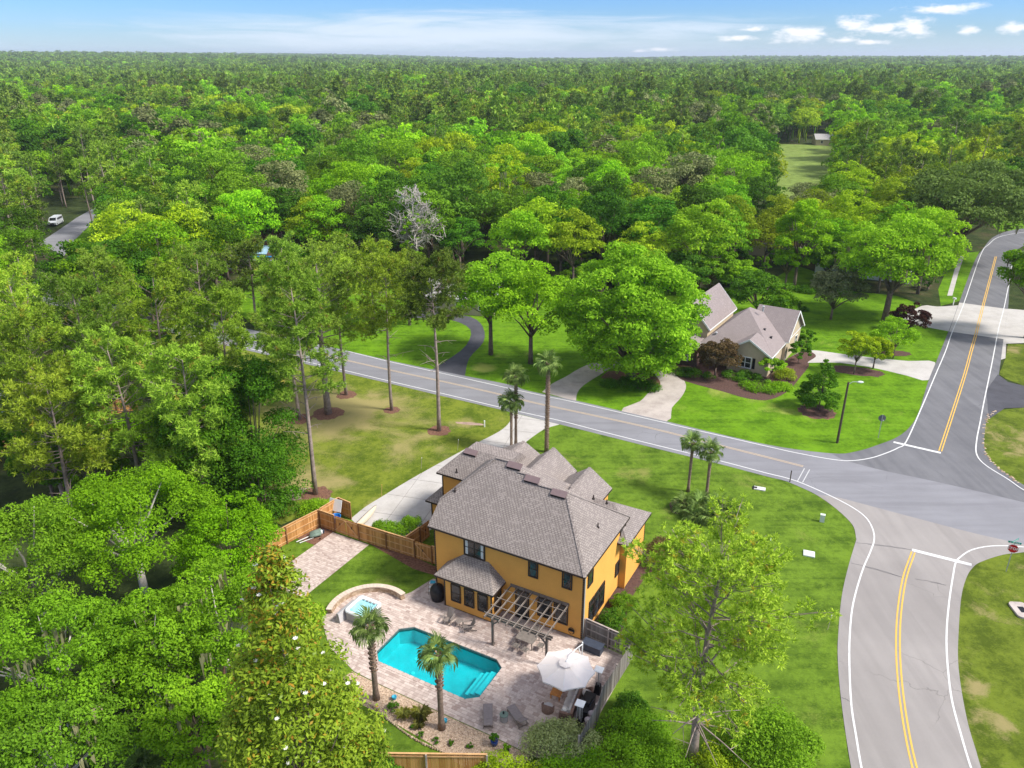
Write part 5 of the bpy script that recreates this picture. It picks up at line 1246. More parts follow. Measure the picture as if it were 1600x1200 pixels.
def broad_meshes(seed, R_, H_, z0, nb, nleaf, leaf, mat, shape='round', bark='bark', rb=(.2,.32), r0=.3, fork=None, flat=.62, nl=9, low=-.35, alt=0, moss=0, up=.35, inner=.22, aspect=.55, blossoms=0, altz=False, shell=.22):
    rg = np.random.default_rng(seed); B = crown_blobs(rg, R_, H_, z0, nb, shape, rb, inner, low); V, tone, idx = leaves(rg, B, nleaf, leaf, flat, up, aspect=aspect, shell=shell)
    al = None
    if alt:
        zc = (V.reshape(-1,4,3)[:,0,2]-z0)/H_; pr = alt*(.25+1.9*np.clip(zc-.55,0,1)*2) if altz else np.full(len(tone), alt); bl = rg.random(len(B))*1.2
        al = ((rg.random(len(tone)) < pr*bl[idx]*1.6)*rg.uniform(.5,1,len(tone))).astype(float)
    crown = fastmesh('crown', V, 4, [M[mat]], tone, al)
    mb = MB(); tg = [B[i,:3]*np.array([.9,.9,1]) for i in rg.choice(len(B), min(nl,len(B)), replace=False)]
    limbs(rg, mb, H_, r0, fork if fork else z0+H_*.12, tg); trunk = mb.mesh('trunk', M[bark], True)
    extra = []
    if moss:
        k = moss; bi = rg.choice(len(B), k); c = B[bi,:3]+np.stack([rg.normal(size=k)*.5*B[bi,3], rg.normal(size=k)*.5*B[bi,3], -B[bi,3]*.5],1)
        vs = []; 
        for q in range(k):
            for s_ in range(7):
                a = rg.uniform(0,6.28); L = rg.uniform(.6,1.9); w_ = rg.uniform(.05,.12); o = c[q]+np.array([rg.normal()*.25, rg.normal()*.25, 0]); dx = np.array([math.cos(a), math.sin(a), 0])*w_
                vs += [o-dx, o+dx, o+dx*.6+[rg.normal()*.1,0,-L*.6], o-dx*.3+[0,rg.normal()*.1,-L]]
        V2 = np.array(vs); extra.append(('moss', fastmesh('moss', V2, 4, [M['moss']], rg.random(len(V2)//4))))
    if blossoms:
        k = blossoms; d = unit(rg.normal(size=(k,3))); d[:,2] = np.abs(d[:,2])*.6+.1; bi = rg.choice(len(B), k); c = B[bi,:3]+unit(d)*B[bi,3][:,None]*1.03; vs = []
        for q in range(k):
            for s_ in range(7):
                a = s_*.9; u = np.array([math.cos(a), math.sin(a), .45]); p_ = np.cross(u,[0,0,1]); p_ = p_/np.linalg.norm(p_)
                vs += [c[q], c[q]+u*.06+p_*.05, c[q]+u*.14, c[q]+u*.06-p_*.05]
        V2 = np.array(vs); extra.append(('blossoms', fastmesh('blossoms', V2, 4, [M['flower']], np.ones(len(V2)//4))))
    return crown, trunk, extra
def place_tree(name, label, cat, meshes, loc, rz=0, group=None, sc=1):
    t = thing(name, label, cat, loc, rz, group); t.scale = (sc,sc,sc) if not hasattr(sc,'__len__') else sc
    share('crown', meshes[0], t); share('trunk', meshes[1], t)
    for nm, me in meshes[2]: o = share(nm, me, t); o['kind'] = 'stuff'
    return t

def pine_meshes(seed, H_, R_, cf, nbr, tufts, kneed, nl, nw, mat, dead=6, r0=.22, crook=.3, shape='round', alt=.02, barebranch=True, axw=.55):
    rg = np.random.default_rng(seed); mb = MB(); C = []; A = []
    tp = [(0,0,-.15)]; ph = rg.uniform(0,6.28)
    for i in range(1,9): u = i/8; tp.append((crook*math.sin(u*2.3+ph)*u, crook*math.cos(u*1.9+ph)*u, H_*u*.985))
    mb.tube(tp, [r0*(1.15 if i == 0 else 1-.85*(i/8)**1.2) for i in range(9)], 8)
    def tr(z):
        u = min(.999,max(0,z/(H_*.985)))*8; i = int(u); f = u-i; return np.array(tp[i])*(1-f)+np.array(tp[i+1])*f if i < 8 else np.array(tp[8])
    z0 = H_*(1-cf)
    for b in range(nbr):
        u = (b+rg.random())/nbr; z = z0+(H_-z0)*u*.98; prof = (math.sqrt(max(.05,1-(1.35*u-.5)**2)) if shape == 'round' else (1-u)**.7+.1)
        L = R_*max(.12,prof)*rg.uniform(.62,1.08); a = rg.uniform(0,6.28); s_ = tr(z); el_ = rg.uniform(.0,.4)+.55*u
        d = np.array([math.cos(a)*math.cos(el_), math.sin(a)*math.cos(el_), math.sin(el_)]); e = s_+d*L; m1 = s_+d*L*.5+np.array([0,0,-.06*L])
        mb.tube([tuple(s_),tuple(m1),tuple(e)], [r0*.22*(1.2-u),r0*.14*(1.2-u),.02], 4, False)
        k = max(3,int(tufts/nbr*(.4+L/R_)))
        t_ = rg.uniform(.32,1.02,k)**.7; side = unit(rg.normal(size=(k,3))*np.array([1,1,.5])); spread = L*.30*(1.15-t_*.5)
        p = s_+d*L*t_[:,None]+side*spread[:,None]*rg.uniform(.3,1,k)[:,None]; C.append(p); A.append(unit(d*.5+side*.6+np.array([0,0,.5])))
        if barebranch:
            for q in range(min(k,5)): mb.tube([tuple(s_+d*L*max(.2,t_[q]-.25)),tuple(p[q])],[.022,.01],3,False)
    for b in range(dead):
        z = z0*rg.uniform(.55,1.0); a = rg.uniform(0,6.28); s_ = tr(z); L = R_*rg.uniform(.25,.75); d = np.array([math.cos(a),math.sin(a),rg.uniform(-.05,.55)])
        e = s_+d*L; mb.tube([tuple(s_),tuple(s_+d*L*.5+[0,0,.1]),tuple(e)],[r0*.2,r0*.12,.015],4,False)
        mb.tube([tuple(s_+d*L*.6),tuple(s_+d*L*.6+unit(rg.normal(size=3))*L*.3)],[.03,.01],3,False)
    C = np.concatenate(C); A = np.concatenate(A); n = len(C); ct = np.repeat(C,kneed,0); ax = np.repeat(A,kneed,0)
    dr = unit(ax*axw+rg.normal(size=(n*kneed,3))*.8); sd_ = unit(np.cross(dr, rg.normal(size=(n*kneed,3)))); ln = nl*rg.uniform(.7,1.15,(n*kneed,1))
    V = np.stack([ct-sd_*nw*.35, ct+sd_*nw*.35, ct+dr*ln*.55+sd_*nw*.6, ct+dr*ln, ct+dr*ln*.55-sd_*nw*.6],1)
    V = V[:,[0,1,2,3,4]].reshape(-1,3)
    tt = np.repeat(rg.random(n),kneed); tone = np.clip(.45*tt+.5*rg.random(n*kneed)+.05, 0, 1); al = np.repeat((rg.random(n) < alt).astype(float),kneed)*rg.uniform(.4,1,n*kneed)
    return fastmesh('crown', V, 5, [M[mat]], tone, al), mb.mesh('trunk', M['bark_pine'], True), []
def merged(ms, name, mats):
    """one mesh from crown + trunk for far trees"""
    bm = bmesh.new(); bm.from_mesh(ms[0]); nf = len(bm.faces); bm.from_mesh(ms[1]); bm.faces.ensure_lookup_table()
    for i, f in enumerate(bm.faces): f.material_index = 0 if i < nf else 1
    me = bpy.data.meshes.new(name); bm.to_mesh(me); bm.free(); me.materials.clear()
    for m_ in mats: me.materials.append(m_)
    return me

# --- near pines, one by one
def pine_at(label, base, top, R_, seed, cf=.5, tufts=620, mat='needle', r0=.24, group=None, nbr=44, dead=8, kneed=15, nl=.36, nw=.048, crook=.35, alt=.02):
    h = height_of(base, top) if isinstance(top, tuple) else top
    h -= 1.0
    ms = pine_meshes(seed, h, R_, cf, nbr, int(tufts*(1.45 if kneed == 15 else 1)), kneed, nl, nw, mat, dead, r0, crook, alt=alt); return place_tree('pine_tree', label, 'tree', ms, at(*base), 0, group)
pine_at('tall pine standing in the bare soil left of the yellow house, beside the clipped bush', (493,772), (455,412), 4.4, 11, .50, 1520, dead=9)
pine_at('tall pine with pale bare limbs in the lawn above the driveway', (686,673), (668,400), 4.6, 12, .36, 1280, dead=12, mat='needle_dk')
pine_at('slim pine between the thick trunk and the bare limbed pine', (612,641), (598,398), 4.6, 13, .45, 1000, r0=.2, mat='needle_yel')
pine_at('thick trunked pine in a ring of pine straw', (513,646), (498,395), 5.2, 14, .52, 1300, r0=.42, mat='needle')
pine_at('thin pine nearest the road edge behind the pine straw ring', (541,617), (534,405), 4.6, 15, .5, 950, r0=.2, mat='needle_yel')
pine_at('dark pine at the edge of the shaded thicket', (468,655), (425,440), 4.2, 16, .5, 950, r0=.24)
for i, (b_, t_, r_, m_, l_) in enumerate((((455,512),(450,372),4.4,'needle','pine across the road behind the thick trunked pine'),((585,498),(590,382),4.4,'needle_yel','yellowing pine across the road behind the slim pine'),
        ((640,508),(628,400),4.0,'needle_yel','short yellowing pine across the road near the dark drive'),((530,500),(525,372),4.2,'needle','pine across the road left of the yellowing ones'),((400,500),(395,375),4.6,'needle_dk','dark pine across the road in front of the red roofed house'))):
    pine_at(l_, b_, t_, r_, 180+i, .6, 700, m_, kneed=11, nw=.08, nl=.6)
h_ = pine_at('large yellowing pine in front of the right side of the yellow house', (1082,1198), (1095,842), 5.6, 21, .62, 2500, 'needle_yel', .30, nbr=74, dead=16, kneed=18, nl=.30, nw=.042, crook=.5, alt=.04)
# left pine grove: crown top given, height assumed
def top_at(px_, py_, h): p = at(px_, py_, h); return Vector((p.x, p.y, 0))
grove = [(230,432,19.5,4.6,'tallest pine in the middle of the left grove'),(105,455,19,4.6,'broad pine left of the middle of the left grove'),(335,470,18,4.0,'pine at the right edge of the left grove'),
         (30,510,18.5,4.4,'pine cut by the left edge in the left grove'),(170,540,17,4.2,'front pine of the left grove with pale forked limbs'),(285,560,16.5,3.8,'front right pine of the left grove with a slim leaning trunk'),
         (60,600,15,4.0,'low front pine at the far left of the grove'),(300,400,18,4.2,'back pine of the left grove nearest the street'),(150,405,18.5,4.4,'back pine of the left grove behind its middle'),(20,430,18.5,4.4,'back pine of the left grove at the left edge'),
         (330,560,14,3.2,'slender pine between the left grove and the dry lawn')]
for i, (x, y, h, r_, l) in enumerate(grove):
    ms = pine_meshes(40+i, h, r_*1.12, .6, 44, 1500, 13, .42, .055, 'needle' if i % 3 else 'needle_yel', 10, .24, .5); place_tree('pine_tree', l, 'tree', ms, top_at(x, y, h), 0)

# --- near broadleaf trees
def oak_at(label, x, y, h, r_, seed, n=26000, leaf=.20, mat='leaf_oak', name='oak_tree', shape='round', z0=None, nb=None, moss=0, rb=(.12,.20), **kw):
    z0 = h*.28 if z0 is None else z0
    ms = broad_meshes(seed, r_, h-z0, z0, nb or 120, n, leaf, own(mat), shape, rb=rb, r0=max(.12,r_*.05), nl=16, moss=moss, **kw); return place_tree(name, label, 'tree', ms, top_at(x, y, h), 0)
oak_at('big spreading oak filling the left side below the pines', 185,745, 11.5, 6.2, 101, 34000, .20, bark='bark_grey', low=-.2)
oak_at('oak at the left edge below the pine grove', 20,800, 11, 5.2, 102, 22000, bark='bark_grey', low=-.2)
oak_at('oak with mossy limbs left of the magnolia', 330,905, 9.5, 4.2, 103, 20000, bark='bark_grey', moss=26)
oak_at('oak right of the big spreading oak, touching the dark thicket', 345,795, 9.5, 3.9, 104, 20000, low=-.2)
oak_at('oak at the lower left edge with hanging moss', 60,960, 9.5, 4.8, 105, 24000, bark='bark_grey', moss=30)
oak_at('oak in the bottom left above the dark gap', 215,960, 8.5, 4.0, 106, 20000, bark='bark_grey', moss=20)
oak_at('low oak at the bottom edge left of the soil path', 300,1080, 6.5, 2.9, 107, 14000, mat='leaf_bright', moss=6)
oak_at('low oak in the bottom left corner', 70,1120, 7, 3.8, 108, 16000, bark='bark_grey', moss=20)
oak_at('tall dark evergreen thicket tree beside the dry lawn', 375,560, 15, 4.2, 110, 26000, .24, 'leaf_dark', 'evergreen_tree', 'col', z0=.6, nb=140, rb=(.2,.32), aspect=.5)
oak_at('dark evergreen behind the pine grove right edge', 300,610, 13, 4.2, 111, 18000, .26, 'leaf_dark', 'evergreen_tree', 'col', z0=.6, rb=(.2,.32))
oak_at('dark evergreen at the foot of the pine grove', 395,690, 8.5, 2.9, 112, 16000, .22, 'leaf_dark', 'evergreen_tree', 'col', z0=.3, rb=(.22,.34))
oak_at('young pale sapling in front of the dark thicket', 395,752, 7.5, 1.2, 113, 3500, .20, 'leaf_bright', 'sapling', 'cone', z0=1.5, nb=30)
UL = ['understory tree in the middle of the left grove foot','understory tree beneath the front pine with pale limbs','understory tree at the left edge beneath the grove','understory tree beside the slim leaning grove pine','low understory tree left of the big spreading oak top','lowest understory tree just above the big spreading oak','understory tree deep behind the grove near the road','understory tree behind the broad grove pine','understory tree behind the grove at its left end']
for i, (x, y, h, r_) in enumerate(((110,640,8,3.4),(210,650,7,3.2),(20,640,8,3.6),(330,690,7,3.0),(60,690,7,3.2),(140,700,6.5,3),(250,520,9,4),(150,560,9,4),(60,560,9,4))):
    oak_at(UL[i], x, y, h, r_, 120+i, 9000, .3, ['leaf_dark','leaf_oak'][i % 2], 'understory_tree', nb=50)['group'] = 'understory trees beneath the left grove'
# magnolia
hm = height_of((492,1330),(432,838))
tpm = at(492,1330); ms = broad_meshes(200, 4.9, hm-.3, .3, 330, 64000, .25, 'leaf_magnolia', 'cone', r0=.2, nl=14, alt=.14, altz=True, blossoms=80, rb=(.17,.27), aspect=.42, up=.55, shell=.35)
place_tree('magnolia_tree', 'cone shaped magnolia with white blossoms and rusty new leaves left of the pool', 'tree', ms, tpm, 0)
# shade trees across the road
def tree_pp(name, label, base, top, r_, seed, n, leaf, mat, shape='round', zf=.22, rb=(.15,.25), nb=90, cat='tree', **kw):
    h = height_of(base, top); ms = broad_meshes(seed, r_, h*(1-zf), h*zf, nb, n, leaf, own(mat), shape, rb=rb, nl=14, **kw); return place_tree(name, label, cat, ms, at(*base), 0)
tree_pp('shade_tree', 'huge round bright green shade tree between the looped drive and the tan house', (985,592), (1000,394), 8.5, 301, 56000, .40, 'leaf_bright', zf=.03, rb=(.11,.19), nb=300, r0=.55, low=-.92, inner=.12)
tree_pp('shade_tree', 'left one of the two multi stemmed shade trees by the dark drive', (767,554), (765,402), 6.0, 302, 15000, .36, 'leaf_bright', zf=.30, nb=80, r0=.3)
tree_pp('shade_tree', 'right one of the two multi stemmed shade trees by the dark drive', (829,568), (828,420), 6.5, 303, 17000, .36, 'leaf_bright', zf=.26, nb=90, r0=.3)
tree_pp('oak_tree', 'large oak hung with moss near the concrete crossing', (1382,502), (1405,344), 8.4, 304, 24000, .46, 'leaf_bright', zf=.22, nb=110, r0=.5, moss=60)
tree_pp('oak_tree', 'wide grey green mossy oak where the far road bends', (1490,412), (1490,262), 12.5, 305, 30000, .55, 'leaf_mossy', zf=.2, nb=120, r0=.6, moss=70)
tree_pp('olive_tree', 'grey green small tree left of the moss hung oak', (1298,499), (1298,416), 4.6, 306, 9000, .34, 'leaf_grey', zf=.12, nb=60, r0=.2)
tree_pp('oak_tree', 'tree hung with moss at the right edge beside the crossing', (1604,528), (1604,368), 5.4, 307, 12000, .42, 'leaf_oak', zf=.2, nb=70, r0=.35, moss=24)
tree_pp('broadleaf_tree', 'tall bright green tree with ivy stem behind the tan house', (1240,452), (1250,312), 5.0, 308, 12000, .42, 'leaf_bright', zf=.25, nb=70, r0=.3)
tree_pp('broadleaf_tree', 'shorter bright tree on the lawn behind the tan house', (1226,452), (1228,385), 3.0, 309, 6000, .38, 'leaf_bright', zf=.3, nb=40, r0=.2)
tree_pp('holly_tree', 'small dark conical tree in the round mulch bed', (1279,640), (1290,560), 2.9, 310, 8000, .26, 'leaf_dark', 'cone', zf=.12, nb=70, r0=.1)
for i, (b, t_, r_, l) in enumerate((((1334,584),(1330,522),2.6,'left'),((1364,576),(1362,524),2.3,'middle'),((1395,560),(1395,502),3.2,'right'))):
    tree_pp('crape_myrtle', f'{l}most of the three crape myrtles along the tan house drive' if l != 'middle' else 'middle one of the three crape myrtles along the tan house drive', b, t_, r_, 320+i, 5500, .26, 'leaf_yellow' if i < 2 else 'leaf_bright', zf=.25, nb=45, r0=.1)
tree_pp('japanese_maple', 'bronze leaved round tree in front of the tan house', (1117,587), (1117,532), 3.1, 330, 7500, .26, 'leaf_bronze', zf=.15, nb=55, r0=.12)
tree_pp('purple_shrub', 'dark purple shrub beneath the moss hung oak', (1418,518), (1418,474), 2.6, 331, 5000, .28, 'leaf_purple', zf=.02, nb=45, r0=.1, cat='shrub')
tree_pp('small_tree', 'small multi stemmed tree at the corner of the tan house', (1203,595), (1205,562), 1.6, 332, 3000, .22, 'leaf_bright', zf=.35, nb=26, r0=.06)
tree_pp('camellia', 'round dark shrub right of the tan house corner', (1247,567), (1247,532), 1.6, 333, 3500, .24, 'leaf_dark', zf=.05, nb=30, r0=.06, cat='shrub')
tree_pp('camellia', 'round shrub between the tan house and the drive apron', (1260,540), (1262,518), 1.3, 334, 2500, .24, 'leaf_dark', zf=.05, nb=24, r0=.06, cat='shrub')
tree_pp('magnolia_tree', 'round glossy tree behind the right wing of the tan house', (1215,500), (1214,455), 3.0, 335, 5500, .32, 'leaf_oak', zf=.1, nb=45, r0=.15)
tree_pp('broadleaf_tree', 'rounded dark tree behind the ridge of the tan house', (1182,495), (1186,425), 4.6, 336, 9000, .38, 'leaf_dark', zf=.1, nb=60, r0=.25)
tree_pp('small_conifer', 'tiny dark conifer on the lawn behind the tan house', (1249,482), (1249,470), .7, 337, 900, .2, 'leaf_dark', 'cone', zf=.02, nb=16, r0=.05)
tree_pp('oak_tree', 'silvery grey oak draped with moss in the middle of the forest edge', (1000,402), (1000,316), 6.5, 340, 16000, .46, 'leaf_grey', zf=.15, nb=90, r0=.3, moss=30)
for i, (b_, t_, r_, m_, l_) in enumerate((((1062,462),(1062,395),5.0,'leaf_dark','dark tree behind the huge shade tree on its right side'),((1108,455),(1110,385),4.6,'leaf_oak','leafy tree behind the tall left roof of the tan house'),
        ((1152,462),(1152,405),3.8,'leaf_bright','bright tree just behind the tan house ridge'),((1335,452),(1338,385),4.4,'leaf_dark','dark tree left behind the moss hung oak'),((1290,440),(1290,378),4.2,'leaf_oak','leafy tree in the gap behind the grey green small tree'))):
    tree_pp('broadleaf_tree', l_, b_, t_, r_, 345+i, 9000, .42, m_, zf=.15, nb=60, r0=.25)
# dead grey tree
h = height_of((652,436), (640,296)); rg = np.random.default_rng(77); mb = MB(); mb.tube([(0,0,0),(.2,0,h*.4),(-.2,.1,h*.75),(-.3,0,h)],[.36,.28,.17,.04],7)
for k in range(46):
    z = h*rg.uniform(.3,.97); a = rg.uniform(0,6.28); L = (h*1.02-z)*rg.uniform(.25,.55)+1.6; d = np.array([math.cos(a),math.sin(a),rg.uniform(.5,1.3)]); d /= np.linalg.norm(d); s_ = np.array([0,0,z]); e = s_+d*L
    mb.tube([tuple(s_),tuple(s_+d*L*.5),tuple(e)],[.10,.07,.02],4,False)
    for q in range(9):
        f = rg.uniform(.3,1); o = s_+d*L*f; e2 = o+unit(rg.normal(size=3)+np.array([0,0,.6]))*L*.3; mb.tube([tuple(o),tuple(e2)],[.07,.03],3,False)
        for q2 in range(2): mb.tube([tuple((o+e2)/2),tuple((o+e2)/2+unit(rg.normal(size=3)+np.array([0,0,.4]))*L*.2)],[.05,.025],3,False)
t = thing('dead_tree', 'bare pale grey dead tree behind the pines in the middle distance', 'tree', at(652,436)); share('trunk', mb.mesh('trunk', M['bark_grey']), t)

# --- bushes and hedges
def bush(label, c, r_, h, seed, mat='leaf_oak', n=3500, leaf=.14, name='bush', sx=1.0, rz=0, nb=40, group=None, loc=None, flat=.9):
    rg = np.random.default_rng(seed); B = crown_blobs(rg, r_, h*1.0, 0.0, nb, 'round', (.28,.4), .2, -.2); B[:,2] = np.clip(B[:,2]-r_*.22, .12, 99); B[:,0] *= sx
    V, tone, _ = leaves(rg, B, n, leaf, flat, .45); mb = MB(); limbs(rg, mb, h, .05, h*.2, [B[i,:3]*.8 for i in range(6)])
    t = thing(name, label, 'bush', loc or at(*c), rz, group); share('crown', fastmesh('crown', V, 4, [M[own(mat)]], tone), t); share('trunk', mb.mesh('trunk', M['bark']), t); return t
bush('long rounded clipped green bush by the driveway behind the cedar fence', 0, 1.25, 1.35, 401, 'leaf_oak', 7000, .11, loc=hl(-20.6,4.0), sx=1.45, rz=-HA)
bush('round clipped green bush between the cedar side gate and the driveway', 0, 1.15, 1.6, 402, 'leaf_oak', 6000, .11, loc=hl(-19.2,5.3))
bush('clipped light green bush at the outer fence corner', (494,800), 1.5, 1.1, 403, 'leaf_bright', 6500, .12, sx=1.2)
bush('small round bronze bush beside the palms behind the garage roof', (794,716), .75, 1.3, 404, 'leaf_bronze', 2500, .11); bush('low olive bush behind the garage roof', (776,722), .7, .9, 405, 'leaf_bronze', 2500, .11)
bush('bronze brown bush behind the rear wing of the yellow house', 0, 1.5, 2.3, 406, 'leaf_bronze', 4500, .13, loc=hl(2.1,12.2)); bush('dark bush along the right wall of the yellow house', 0, 1.0, 1.3, 407, 'leaf_dark', 4000, .13, loc=hl(1.3,2.6)); bush('green shrub by the tall windows of the yellow house', 0, .9, 1.2, 408, 'leaf_oak', 3000, .13, loc=hl(1.4,5.0))
bush('clipped dark hedge under the shuttered window of the tan house', (1165,592), 1.5, 1.0, 410, 'leaf_dark', 5000, .16, 'hedge', 2.2, R(-25)); bush('lime green clipped bush at the front corner of the tan house', (1225,590), 1.5, 1.4, 411, 'leaf_lime', 3500, .16)
bush('low dark green mound of ground shrubs before the tan house', (1188,607), 1.6, .8, 412, 'leaf_oak', 4500, .16, 'bush', 1.7, R(-15)); bush('low green mound at the lawn end of the tan house bed', (1220,607), 1.3, .7, 413, 'leaf_bright', 3000, .16)
bush('low dark hedge before the brick part of the tan house', (1078,585), 1.4, .8, 414, 'leaf_dark', 4500, .16, 'hedge', 2.4, R(-20))
bush('ring of dark ground shrubs beneath the huge shade tree', (985,604), 2.2, .7, 415, 'leaf_dark', 6000, .2, 'bush', 2.0, R(-15)); bush('small round dark bush behind the tan house', (1256,486), .7, .8, 416, 'leaf_dark', 900, .2)
bush('silvery green olive shrub at the bottom of the patio', (872,1172), 1.75, 1.6, 420, 'leaf_olive', 9000, .14, 'shrub', 1.25, R(-10), 60)
bush('bright green shrub filling the corner right of the silvery shrub', (990,1170), 2.1, 2.0, 421, 'leaf_oak', 9000, .15, 'shrub', nb=60); bush('bright green shrub at the bottom edge under the silvery shrub', (905,1230), 2.0, 1.8, 422, 'leaf_oak', 8000, .15, 'shrub', 1.3, nb=60)
bush('yellow green shrub at the bottom edge beside the brown fence', (800,1225), 1.6, 1.7, 423, 'leaf_yellow', 6500, .14, 'shrub', 1.3); bush('dark green shrub against the outside of the grey fence', (985,1120), 1.1, 1.7, 424, 'leaf_dark', 4500, .14, 'shrub')
bush('large leafy shrub right of the yellowing pine trunk', (1185,1195), 2.5, 4.2, 425, 'leaf_oak', 13000, .17, 'shrub', nb=80); bush('leafy shrub at the bottom edge left of the pine trunk', (1035,1235), 2.0, 2.4, 426, 'leaf_oak', 8000, .15, 'shrub'); bush('shrub between the pine trunk and the large leafy shrub', (1130,1225), 1.7, 2.8, 427, 'leaf_yellow', 7000, .15, 'shrub')
bush('shrub at the right end of the leafy group on the lawn', (1240,1185), 1.3, 2.4, 428, 'leaf_oak', 5000, .15, 'shrub'); bush('shrub cut by the bottom edge below the leafy group', (1200,1290), 2.0, 2.6, 429, 'leaf_oak', 6000, .15, 'shrub')
bush('leafy shrub at the foot of the magnolia beside the small lawn', (590,1240), 1.6, 2.0, 430, 'leaf_dark', 6000, .15, 'shrub'); bush('green shrub below the magnolia at the bottom edge', (520,1250), 2.0, 2.2, 431, 'leaf_oak', 6500, .15, 'shrub')
bush('light green shrub at the left of the hot tub', 0, 1.1, 1.5, 432, 'leaf_bright', 3500, .13, 'shrub', loc=hl(-19.0,-8.3)); bush('yellow green shrub below the light green shrub by the magnolia', 0, 1.2, 1.5, 433, 'leaf_yellow', 3500, .13, 'shrub', loc=hl(-16.2,-11.6))
bush('dark round ball shrub at the foot of the left pool palm', 0, .36, .55, 434, 'leaf_dark', 900, .09, 'shrub', loc=hl(-8.3,-12.1), nb=14); bush('hedge of dark shrubs along the north lawn edge', (1285,458), 1.8, 1.1, 435, 'leaf_dark', 3500, .25, 'hedge', 3.2, R(-20))
for i, (x, y) in enumerate(((-6.2,-12.7),(-5.4,-13.0),(-4.3,-12.9),(-3.4,-12.6),(-2.2,-12.2))): bush('little dark grass clump in the gravel bed', 0, .22, .3, 440+i, 'leaf_dark', 350, .08, 'grass_clump', loc=hl(x,y), nb=8, group='little clumps in the gravel bed')
bush('cobalt pot plant with dark leaves', 0, .3, .55, 450, 'leaf_dark', 700, .10, 'potted_plant', loc=hl(-.95,-11.35,.38), nb=10); bush('potted plant in the dark pot at the patio edge', 0, .25, .45, 451, 'leaf_oak', 500, .1, 'potted_plant', loc=hl(.05,-11.6,.32), nb=10)
def tuft(label, X, Y, r_, seed, z=.0, n=130, mat='grass_tuft', name='ornamental_grass', w_=.02):
    rg = np.random.default_rng(seed); a = rg.uniform(0,6.28,n); L = r_*rg.uniform(.7,1.15,n); sp = rg.uniform(.25,1,n); dx = np.stack([np.cos(a),np.sin(a),0*a],1); s_ = np.stack([-np.sin(a),np.cos(a),0*a],1)*w_
    b = dx*.06; m1 = b+dx*(L*.45*sp)[:,None]+np.array([0,0,1])*(L*.75)[:,None]; e = b+dx*(L*sp*1.05)[:,None]+np.array([0,0,1])*(L*(1-.55*sp))[:,None]
    V = np.stack([b-s_,b+s_,m1+s_*.8,e,m1-s_*.8],1).reshape(-1,3); o = share(name, fastmesh(name, V, 5, [M[mat]], rg.random(n)), None, hl(X,Y,z)); tag(o, label, 'grass'); return o
tuft('fountain grass tuft left of the middle palm, the larger one', -6.3,-11.75,.85,501); tuft('smaller dry fountain grass tuft in the gravel bed', -7.35,-12.2,.62,502); tuft('small brown grass tuft near the edging stones', -5.95,-12.45,.45,503)

# --- palms
def frond_mesh(seed, L=1.15, nlf=22, w_=.085, droop=.5, name='frond'):
    rg = np.random.default_rng(seed); V = []; 
    pl = L*.75 # petiole along +x, then fan
    for s_ in (-1,1): pass
    V += [(0,-.02,0),(pl,-.012,pl*.08),(pl,.012,pl*.08),(0,.02,0)]; o = np.array([pl*.95,0,pl*.08])
    for k in range(nlf):
        a = (k/(nlf-1)-.5)*math.radians(250); l = L*(.78+.22*math.cos(a))*rg.uniform(.85,1.08); d = np.array([math.cos(a),math.sin(a),.10-.08*abs(a)]); d /= np.linalg.norm(d); s_ = np.cross(d,[0,0,1]); s_ /= np.linalg.norm(s_)
        m1 = o+d*l*.55; e = o+d*l*.8+np.array([0,0,-.10*l]); t_ = o+d*l*.95+np.array([0,0,-droop*l*rg.uniform(.5,1)])
        V += [o-s_*.01, o+s_*.01, m1+s_*w_*.5, m1-s_*w_*.5]; V += [m1-s_*w_*.5, m1+s_*w_*.5, e+s_*w_*.25, t_]
    V = np.array(V); return fastmesh(name, V, 4, [M['palm_leaf']], np.repeat(rg.random(len(V)//8+1),2)[:len(V)//4])
FR = [frond_mesh(600+i, droop=.35+.2*i) for i in range(3)]
def palm(label, base, top=None, h=None, r0=.17, boots=.35, nf=26, fs=1.0, seed=1, lean=(0,0), full=True, loc=None, name='palm_tree', cat='palm', bootcol=None):
    rg = random.Random(seed); h = h or height_of(base, top); t = thing(name, label, cat, loc or at(*base), 0); mb = MB()
    tip = Vector((lean[0], lean[1], h)); pts = [Vector((0,0,0)).lerp(tip, u)+Vector((lean[0],lean[1],0))*(u*u-u)*.4 for u in (0,.12,.35,.6,.8,1)]
    mb.tube([tuple(p) for p in pts], [r0*1.35,r0*1.0,r0*.9,r0*.95,r0,r0*.9], 12); mb.build('trunk', M['bark_palm'], t, True)
    if boots > 0:
        mb = MB(); n = int(h*boots*26)
        for i in range(n):
            u = 1-boots*(i+.5)/n; c = Vector((0,0,0)).lerp(tip, u)+Vector((lean[0],lean[1],0))*(u*u-u)*.4; a = i*2.399; mb.tone = rg.random(); d = Vector((math.cos(a),math.sin(a),.75)).normalized()
            mb.beam(c+d*r0*.6-Vector((0,0,.05)), c+d*(r0*1.75), .10, .04, (math.cos(a),math.sin(a),0))
        mb.build('boot_stubs', M['boot'], t, stuff=True)
    for i in range(nf):
        a = i*2.399+rg.uniform(-.2,.2); u = (i+.5)/nf; e = R(80-125*u**.8)+rg.uniform(-.12,.12)
        o = share('frond', FR[min(2,int(u*3))], t, tuple(tip+Vector((0,0,.05))), (rg.uniform(-.3,.3), -e, a), (fs*rg.uniform(.85,1.1),)*3)
    return t
palm('palm at the left end of the pool in the gravel bed', (588,1092), (581,980), boots=.62, seed=11, r0=.2, nf=20, fs=.76)
palm('palm in front of the middle of the pool in the gravel bed', (690,1138), (684,1022), boots=.48, seed=12, r0=.2, nf=18, fs=.74)
